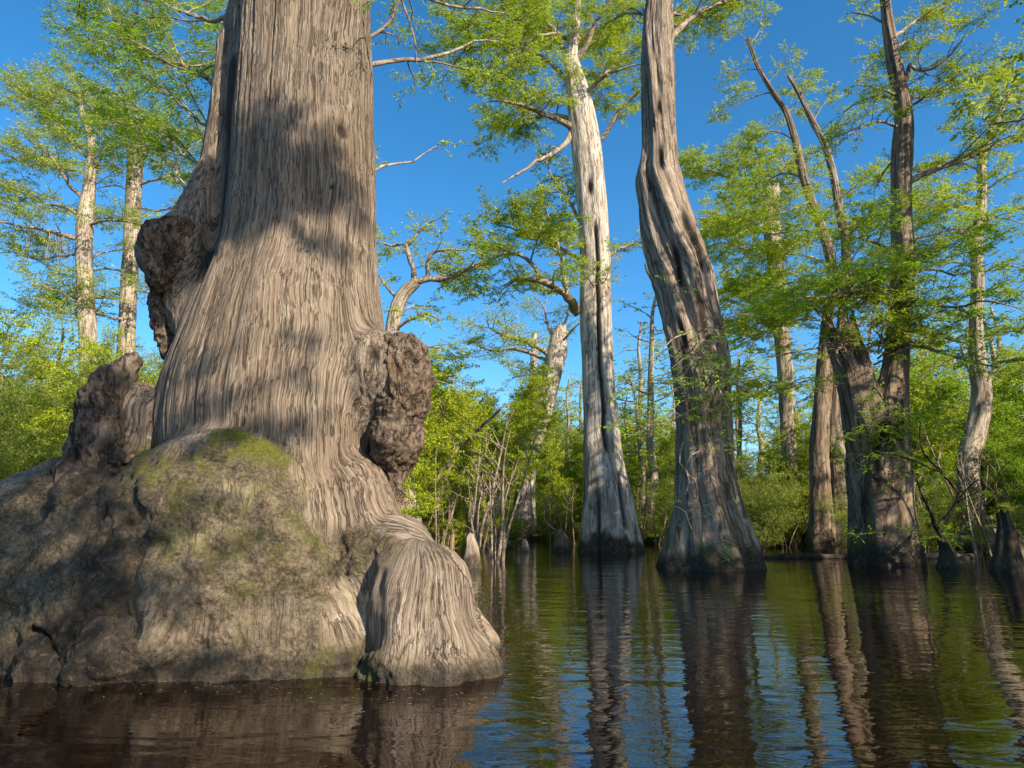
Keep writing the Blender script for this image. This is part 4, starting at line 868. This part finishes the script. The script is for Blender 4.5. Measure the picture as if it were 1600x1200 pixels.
# ------------------------------------------------------------ swamp shrubs: thin stems standing in the water, leafy tops
def make_shrub(seed, h, n_st, mat, spread=1.6, bl=.078, bw=.024, low=.3, dens=1.6):
    rng = np.random.default_rng(seed); t = thing('swamp_shrub', 'x', 'shrub', (0, 0, 0))
    sp = Spec(dens=(3.0*dens, 4.5*dens), lens=((.6, 1.5), (.35, .8)), sp=.085, sl=.28, m=12, bl=bl, bw=bw, broad=True, flat=.8, up=(.1, .7), cover=low, sides=(5, 3, 3), ang=.9, spread=.75)
    lv = Leaves()
    for i in range(n_st):
        b = np.array((rng.normal(0, spread*.35), rng.normal(0, spread*.35), -.4)); hh = h*rng.uniform(.6, 1.05)
        d = unit(np.array((b[0]*.35+rng.normal(0, .15), b[1]*.35+rng.normal(0, .15), 1.6)))
        c, _ = wiggle(b, d, hh, 9, rng, .10, .02); r = .014+.006*h/4*rng.uniform(.7, 1.6)
        wood = MB(); tube(wood, catmull(c, 14), np.linspace(r*1.5, .006, 14), 6); grow(rng, c, r, .006, 0, sp, wood, lv)
        V, F = wood.arrays(); z = np.zeros(len(V)); part('stem', V, F, M['twig'], t, attrs=dict(groove=z, dirt=z, moss=z))
    V, F = sprays_to_mesh(lv, rng, sp.m, sp.bl, sp.bw, sp.flat, sp.ang, True); part('foliage', V, F, mat, t, smooth=False)
    return t
shrubs = {'a': make_shrub(301, 6.6, 7, M['bush'], 2.2, low=.36), 'b': make_shrub(302, 5.8, 8, M['bush'], 2.8, low=.28), 'c': make_shrub(303, 6.6, 7, M['bush_grey'], 2.4, .058, .016, .18),
          'd': make_shrub(304, 6.2, 7, M['bush_dark'], 2.4, low=.15), 'e': make_shrub(305, 3.8, 9, M['bush_grey'], 2.6, .055, .015, .1), 'g': make_shrub(307, 3.0, 9, M['bush'], 3.0, .07, .02, .04), 'f': make_shrub(306, 8.2, 7, M['bush'], 2.6, low=.4)}
sh_used = {k: 0 for k in shrubs}
rs = np.random.default_rng(9)
def place_shrub(k, px, d, sc, label, group):
    p = P(px, 840, d); p[2] = 0
    o = shrubs[k] if not sh_used[k] else copy_tree(shrubs[k]); sh_used[k] = 1
    o.location = tuple(p); s = sc*rs.uniform(.92, 1.1); o.scale = (s, s, s*rs.uniform(.95, 1.1)); o.rotation_euler = (0, 0, rs.random()*6.28); o['label'] = label; o['group'] = group
SH = {
 'L': ('olive leafy shrub in the bank thicket behind the left side of the foreground trunk', 'shrubs behind the left edge'),
 'M': ('sunny yellow green shrub on thin stems right of the foreground trunk', 'sunny shrubs right of the foreground trunk'),
 'C': ('green shrub in the thicket either side of the pale slit trunk', 'shrubs around the pale slit trunk'),
 'R': ('twiggy olive shrub in the low thicket between the leaning and the forked trunks', 'low shrubs right of the leaning trunk'),
 'E': ('dark green shrub in the shaded thicket at the right edge', 'shrubs at the right edge'),
 'B': ('pale green shrub in the farthest row of the wood', 'farthest shrubs')}
for k, px, d, sc, g in (
    ('c', -60, 20, 1.0, 'L'), ('b', 0, 24, 1.15, 'L'), ('c', 60, 26, 1.2, 'L'), ('d', 110, 23, 1.0, 'L'), ('a', 160, 25, 1.1, 'L'), ('c', 205, 28, 1.2, 'L'), ('b', 250, 27, 1.1, 'L'), ('e', 30, 17, 1.0, 'L'), ('e', 100, 18, 1.0, 'L'), ('c', -90, 15, .8, 'L'), ('d', 20, 32, 1.4, 'L'), ('b', 140, 34, 1.4, 'L'), ('a', 225, 36, 1.4, 'L'),
    ('f', 650, 25, .95, 'M'), ('a', 690, 23, .95, 'M'), ('a', 695, 28, 1.1, 'M'), ('b', 712, 30, 1.05, 'M'), ('f', 705, 33, 1.05, 'M'), ('a', 670, 19, .8, 'M'), ('b', 640, 30, 1.3, 'M'), ('a', 712, 42, 1.2, 'M'), ('f', 715, 44, 1.15, 'M'), ('b', 715, 21, .55, 'M'), ('a', 660, 27, 1.15, 'M'), ('f', 680, 29, 1.0, 'M'), ('b', 690, 32, 1.2, 'M'), ('a', 690, 36, 1.3, 'M'), ('b', 700, 26, 1.0, 'M'), ('a', 768, 56, 1.5, 'M'), ('f', 870, 58, 1.4, 'C'), ('a', 890, 54, 1.5, 'C'),
    ('d', 795, 54, 1.1, 'C'), ('b', 850, 56, 1.3, 'C'), ('d', 880, 52, 1.1, 'C'), ('a', 905, 48, 1.3, 'C'), ('b', 985, 40, 1.1, 'C'), ('a', 1010, 45, 1.3, 'C'), ('e', 1000, 34, 1.0, 'C'), ('e', 905, 38, .7, 'C'), ('d', 1030, 38, 1.0, 'C'), ('b', 940, 50, 1.3, 'C'),
    ('e', 1165, 28, 1.0, 'R'), ('e', 1195, 30, 1.1, 'R'), ('c', 1215, 34, .9, 'R'), ('e', 1240, 29, 1.0, 'R'), ('c', 1180, 38, 1.0, 'R'), ('c', 1250, 38, 1.05, 'R'), ('e', 1265, 33, 1.1, 'R'), ('b', 1330, 32, 1.0, 'R'), ('c', 1345, 36, 1.2, 'R'), ('e', 1140, 26, .8, 'R'),
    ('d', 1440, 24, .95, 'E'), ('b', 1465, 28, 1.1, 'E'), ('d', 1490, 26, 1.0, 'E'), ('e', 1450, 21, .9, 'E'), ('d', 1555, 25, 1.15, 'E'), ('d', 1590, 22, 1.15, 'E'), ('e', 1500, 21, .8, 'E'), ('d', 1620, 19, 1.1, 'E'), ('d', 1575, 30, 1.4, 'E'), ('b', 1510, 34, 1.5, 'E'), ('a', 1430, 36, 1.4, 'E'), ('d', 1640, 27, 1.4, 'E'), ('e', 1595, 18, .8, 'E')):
    if g == 'M' and d < 40: px = min(px, 812-4.3*sc*1067/d)          # the snag behind stays in sight
    if g == 'E' and d < 26.5:                                        # and so does the crooked trunk
        sc *= .62; e = 3.3*sc*1067/d; px = min(px, 1496-e) if px < 1520 else max(px, 1552+e)
    place_shrub(k, px, d, sc, *SH[g])
for k in range(15):
    place_shrub('g', 770+k*20+rs.normal(0, 6), rs.uniform(45, 53), rs.uniform(.75, 1.2), 'low bright bush leaning over the far waterline near the pale slit trunk', 'low bushes along the far waterline')
for k in range(12):
    place_shrub('g', 1150+k*26+rs.normal(0, 8), rs.uniform(31, 42), rs.uniform(.7, 1.1), 'low bright bush leaning over the water between and behind the right trunks', 'low bushes behind the right trunks')
for k in range(7):
    place_shrub('g', 640+k*17+rs.normal(0, 6), rs.uniform(24, 34), rs.uniform(.4, .65), 'low leafy bush at the feet of the sunny shrubs', 'low bushes under the sunny shrubs')
for i in range(46):
    bx = -260+i*46+rs.normal(0, 12); low = 1130 < bx < 1310
    place_shrub('abcdfc'[i % 6], bx, rs.uniform(56, 74), rs.uniform(1.3, 1.8)*(.55 if low else 1), *SH['B'])

# ------------------------------------------------------------ knees, stumps, saplings, logs
def knee(px, py, d, h, r, label, group, mat, seed):
    t = tree_root('cypress_knee', label, px, py, d, group, 'root knee'); b = np.array(t.location)
    C = np.array([b+(0, 0, -.4), b+(0, 0, 0), b+(.1*r, 0, h*.5), b+(-.1*r, 0, h*.85), b+(0, 0, h)])
    V, F, A = trunk_world(C, np.array((r*1.3, r, r*.6, r*.42, r*.15)), 28, .05, lobes=((3, .5, 1), (5, .4, .2)), lobe_bot=.2, lobe_top=.1, gf=9, ga=.02, gz=2, lump=.2, seed=seed, dirt_h=.25)
    V2 = V; part('body', V2, F, mat, t, attrs=A)
knee(736, 884, 15.5, .75, .22, 'tall pale cypress knee at the water edge right of the foreground root knob', None, M['grey'], 1)
knee(820, 862, 24, .42, .16, 'small pale cypress knee alone in open water below the snag', None, M['pale'], 2)
knee(877, 866, 24, .75, .3, 'dark knobbly cypress knee in the water left of the pale slit trunk', None, M['brown'], 3)
knee(793, 858, 27, .3, .14, 'tiny low cypress knee left of the snag base', None, M['grey'], 4)
t = tree_root('dead_stump', 'dark pointed rotten stump in the water at the right edge', 1574, 892, 14.5, None, 'stump')
path = [(1575, 894, 44), (1574, 870, 34), (1573, 845, 25), (1572, 825, 20), (1568, 808, 15)]
V, F, A = trunk_geo(path, 14.5, 40, .05, lobes=((4, .5, 1), (7, .5, 0)), lobe_bot=.16, lobe_top=.1, gf=9, ga=.03, gz=1, lump=.16, top='broken', seed=51, dirt_h=.2)
part('body', V, F, M['darkwood'], t, attrs=A)
t = tree_root('dead_stump', 'low blackened stump in the water carrying the bare fallen branch', 1484, 890, 15.5, None, 'stump')
path = [(1484, 892, 36), (1483, 878, 26), (1480, 862, 18), (1474, 848, 12)]
V, F, A = trunk_geo(path, 15.5, 32, .05, lobes=((4, .5, 1),), lobe_bot=.16, lobe_top=.1, gf=9, ga=.03, gz=1, lump=.2, top='broken', seed=52, dirt_h=.2)
part('body', V, F, M['darkwood'], t, attrs=A)
def branch_thing(name, label, pts, d, w0, w1, mat, bare=4, cat='branch', sub=()):
    t = tree_root(name, label, *pts[0][:2], d, None, cat)
    add_limb(t, pts, w0, w1, Spec(), None, d, barkmat=mat, bare=bare, name='stem')
    for q, w in sub: add_limb(t, q, w, .012, Spec(), None, d, barkmat=mat, bare=3, name='branch')
branch_thing('fallen_branch', 'bare dark fallen branch leaning left out of the blackened stump', [(1484, 868, 0), (1476, 850, 0), (1462, 825, -.1), (1452, 795, -.1), (1440, 770, -.1), (1425, 735, 0)], 15.5, .06, .015, M['darkwood_limb'],
             sub=(([(1464, 828, 0), (1482, 805, .2), (1497, 780, .3), (1486, 755, .3), (1468, 735, .2), (1440, 700, .1), (1438, 660, 0)], .05), ([(1497, 785, .3), (1515, 760, .4), (1530, 750, .5)], .025), ([(1475, 740, .2), (1440, 725, -.2), (1400, 712, -.4), (1360, 705, -.6)], .03)))
branch_thing('fallen_branch', 'bent dead branch rising from the dark knobbly knee', [(893, 866, 0), (888, 850, 0), (870, 830, 0), (850, 812, 0), (852, 795, 0), (862, 775, 0)], 24, .055, .02, M['brown_limb'])
branch_thing('leaning_sapling', 'bare crooked sapling trunk bending over the sunny shrubs', [(706, 862, 0), (702, 800, 0), (697, 750, 0), (708, 715, 0), (728, 690, .2), (760, 660, .4), (790, 630, .6)], 20.5, .085, .03, M['brown_limb'], 5, 'tree',
             (([(712, 712, 0), (706, 680, -.2), (694, 650, -.3), (685, 618, -.4)], .035), ([(730, 706, 0), (752, 712, .2), (770, 730, .3), (776, 760, .4)], .035)))
def log(label, x0, y0, x1, y1, d, r, mat, seed, tip=None):
    a, b = P(x0, y0, d), P(x1, y1, d); a[2] = .03; b[2] = .05
    t = thing('floating_log', label, 'log', (a+b)/2*(1, 1, 0)); C = np.array([a, a*.7+b*.3+(0, .04, .02), a*.35+b*.65, b])
    V, F, A = trunk_world(C, np.array((r*.4, r, r*.95, r*.8)), 20, .08, gf=9, ga=.012, gz=1.5, lump=.2, top='broken', seed=seed, dirt_h=.05); part('body', V, F, mat, t, attrs=A)
log('long thin waterlogged log floating between the leaning and forked trunks', 1188, 866, 1328, 868, 19.5, .07, M['darkwood'], 61)
log('pale short log floating behind the blackened stump', 1442, 880, 1520, 879, 19.5, .09, M['grey'], 62)
log('thin drift log lying along the water left of the snag', 745, 853, 800, 853, 27, .05, M['darkwood'], 63)
rs = np.random.default_rng(31)
LM = 'thin bare sapling stem standing in the water under the sunny shrubs'; LR = 'thin bare sapling stem in the shaded water of the right thicket'; LC = 'thin bare sapling stem at the far bank beside the pale slit trunk'
def sapling(seed, h):
    rng = np.random.default_rng(seed); t = thing('sapling', 'x', 'sapling', (0, 0, 0)); c, _ = wiggle(np.array((0, 0, -.4)), unit(np.array((rng.normal(0, .12), rng.normal(0, .12), 1))), h, 8, rng, .07, .02)
    mb = MB(); tube(mb, catmull(c, 14), np.linspace(.045, .008, 14), 6)
    for i in range(5):
        k = rng.integers(3, 7); q, _ = wiggle(c[k], unit(np.array((rng.normal(0, .6), rng.normal(0, .6), .9))), rng.uniform(.4, 1.1), 5, rng, .2, 0); tube(mb, q, np.linspace(.015, .004, 5), 4)
    V, F = mb.arrays(); z = np.zeros(len(V)); part('stem', V, F, M['limb'], t, attrs=dict(groove=z, dirt=z, moss=z)); return t
saps = [sapling(400+i, h) for i, h in enumerate((3.2, 2.4, 4.0))]; su = [0, 0, 0]
def place_sap(px, d, lab, g):
    k = rs.integers(0, 3); o = saps[k] if not su[k] else copy_tree(saps[k]); su[k] = 1
    p = P(px, 850, d); p[2] = 0; o.location = tuple(p); o.rotation_euler = (rs.normal(0, .07), rs.normal(0, .07), rs.random()*6.28); s = rs.uniform(.7, 1.25); o.scale = (s*rs.uniform(.6, 1.3),)*2+(s,); o['label'] = lab; o['group'] = g
for i in range(48): place_sap(rs.uniform(636, 790), rs.uniform(17, 30), LM, 'bare stems under the sunny shrubs')
for i in range(24): place_sap(rs.uniform(1425, 1600), rs.uniform(18, 28), LR, 'bare stems in the right thicket')
for i in range(22): place_sap(rs.choice((rs.uniform(850, 905), rs.uniform(985, 1040), rs.uniform(1160, 1270))), rs.uniform(30, 40), LC, 'bare stems along the far bank')

# ------------------------------------------------------------ the wood beside and behind the viewer that throws the dappled shade
t = thing('bald_cypress', 'spreading cypress standing behind the viewer', 'tree', (2.3, -5, 0))
C = np.array([(2.3, -5, -.5), (2.3, -5, 0), (2.3, -5, 4), (2.35, -4.9, 8), (2.3, -5, 12), (2.3, -5.1, 15), (2.3, -5, 18)])
V, F, A = trunk_world(C, np.array((.75, .65, .42, .36, .28, .18, .05)), 32, .3, lobes=((4, .5, 1),), gf=6, ga=.02, seed=71); part('trunk', V, F, M['grey'], t, attrs=A)
shd = Spec(dens=(3.4, 6), lens=((.4, 1.0), (.3, .55)), sp=.09, sl=.2, m=6, bl=.11, bw=.03, cover=.35, up=(-.3, .3))
sh2 = Spec(dens=(5.0, 7), lens=((.35, .75), (.25, .5)), sp=.08, sl=.22, m=7, bl=.12, bw=.036, cover=.55, up=(-.2, .25))
for x1, z0, z1, w0, sp_ in ((5.5, 8.3, 8.1, .05, shd), (5.7, 8.8, 8.9, .05, shd), (5.3, 9.4, 9.6, .04, shd), (6.1, 8.6, 8.6, .07, shd), (5.9, 9.2, 9.3, .06, shd), (5.4, 9.8, 9.9, .06, shd), (6.4, 7.6, 7.9, .05, shd), (5.2, 10.4, 10.2, .05, shd), (5.9, 10.0, 10.4, .04, shd), (5.6, 10.9, 10.8, .04, shd), (6.6, 8.9, 8.4, .04, shd), (7.8, 12.0, 12.4, .03, sh2), (7.9, 12.8, 12.9, .03, sh2), (8.1, 12.2, 12.55, .03, sh2), (7.9, 12.9, 12.75, .03, sh2), (7.6, 12.6, 12.6, .03, sh2), (7.2, 10.4, 10.0, .02, sh2), (7.9, 12.3, 12.7, .05, sh2), (7.7, 13.1, 12.4, .03, sh2), (7.6, 14.1, 13.9, .02, Spec(dens=(2, 4), lens=((.3, .6), (.2, .4)), sp=.2, sl=.15, m=4, bl=.08, bw=.02, cover=.5)), (7.4, 11.0, 10.3, .02, sh2)):
    add_limb(t, [(2.35, -5, z0), ((2.3+x1)/2, -5+.2*(z1-z0), (z0+z1)/2+.1), (x1, -5, z1)], w0, .01, sp_, M['leaf'])
G4 = 'cypresses beyond the right edge of the view'
for k, x, y, sc, rot in ((0, 17.5, 3.5, .95, .5), (1, 19.5, 8, .85, 2.5), (2, 16.5, -2, 1.05, 1.2), (0, 23, 12.5, .9, 4), (2, 26, 16, .95, 3), (1, 22, 5, .8, 5), (1, 14, 12.6, 1.05, 1), (0, 15.3, 11.6, 1.15, 2), (0, 12.7, 6.6, .9, 3), (2, 13.6, 5.6, 1.05, 0), (2, 12.6, 9.0, .8, 1.5), (0, 14.8, 4.2, .9, 2.2), (1, 11.8, 7.8, .8, 2)):
    o = copy_tree(far_protos[k]); o.location = (x, y, 0); o.scale = (sc,)*3; o.rotation_euler = (0, 0, rot); o['label'] = 'slim cypress standing outside the picture to the right'; o['group'] = G4
for k, x, y, sc in (('f', 18, 6, 1.1), ('a', 20, 10, 1.2), ('b', 24, 14, 1.2), ('f', 16, 1, 1.0), ('a', 28, 19, 1.1)):
    o = copy_tree(shrubs[k]); o.location = (x, y, 0); o.scale = (sc,)*3; o['label'] = 'leafy swamp shrub standing outside the picture to the right'; o['group'] = 'shrubs beyond the right edge of the view'

# ------------------------------------------------------------ the far wood, one leafy mass
rng = np.random.default_rng(55); n = 90000
a = rng.uniform(-1.0, 1.0, n); r = rng.uniform(76, 104, n)
top = 5.0+2.6*fbm(np.stack([a*14, r*.05, a*0], -1), 4, 7)
lvz = top*rng.random(n)**.75+.15
p = np.stack([np.sin(a)*r, np.cos(a)*r, lvz], -1)+rng.normal(0, .3, (n, 3))
d1 = unit(rng.normal(0, 1, (n, 3))); d2 = unit(np.cross(d1, rng.normal(0, 1, (n, 3)))); s1 = rng.uniform(.16, .38, (n, 1)); s2 = s1*.45
V = np.stack([p-d1*s1, p+d2*s2, p+d1*s1, p-d2*s2], 1).reshape(-1, 3)
o = part('far_wood', V, np.arange(n*4).reshape(-1, 4), M['bush_grey'], None, smooth=False); o['kind'] = 'stuff'; o['label'] = 'far wood closing the view beyond the swamp'; o['category'] = 'wood'
G5 = 'young cypresses rising through the far thicket'
for k, px, d, sc, rot in ((0, 662, 30, .55, 1), (2, 690, 36, .62, 2.2), (1, 690, 38, .52, 4), (2, 735, 56, .7, 3), (0, 1012, 33, .55, 3), (2, 985, 46, .75, 1.1), (1, 1160, 34, .5, 2), (0, 1440, 27, .5, 4.4), (2, 1475, 32, .7, .4), (0, 1565, 27, .55, 2), (1, 45, 30, .55, 5), (2, 95, 33, .7, 1.4), (0, 180, 30, .6, 3.6), (1, 885, 52, .65, 2)):
    place_far(k, px, d, sc, rot, 'young feathery cypress rising through the shrubs of the far thicket', G5)
# needles and leaf bits gathered on the water round the old trunk
rng = np.random.default_rng(88); n = 240
p = np.stack([rng.uniform(-4.6, 2.5, n), 4.2+np.abs(rng.normal(0, 1.3, n)), np.full(n, .006)], -1); k = n//2
p[:k, 0] = rng.uniform(-4.4, -.1, k); p[:k, 1] = 4.35+.25*np.sin(p[:k, 0]*2.2)+rng.normal(0, .16, k)
a = rng.uniform(0, 6.28, n); d1 = np.stack([np.cos(a), np.sin(a), a*0], -1); d2 = np.stack([-np.sin(a), np.cos(a), a*0], -1)
s1 = rng.uniform(.006, .022, (n, 1)); s2 = rng.uniform(.002, .006, (n, 1)); V = np.stack([p-d1*s1, p+d2*s2, p+d1*s1, p-d2*s2], 1).reshape(-1, 3)
o = part('floating_needles', V, np.arange(n*4).reshape(-1, 4), M['moss'], None, smooth=False); o['kind'] = 'stuff'; o['label'] = 'fallen needles floating round the foot of the old cypress'; o['category'] = 'litter'
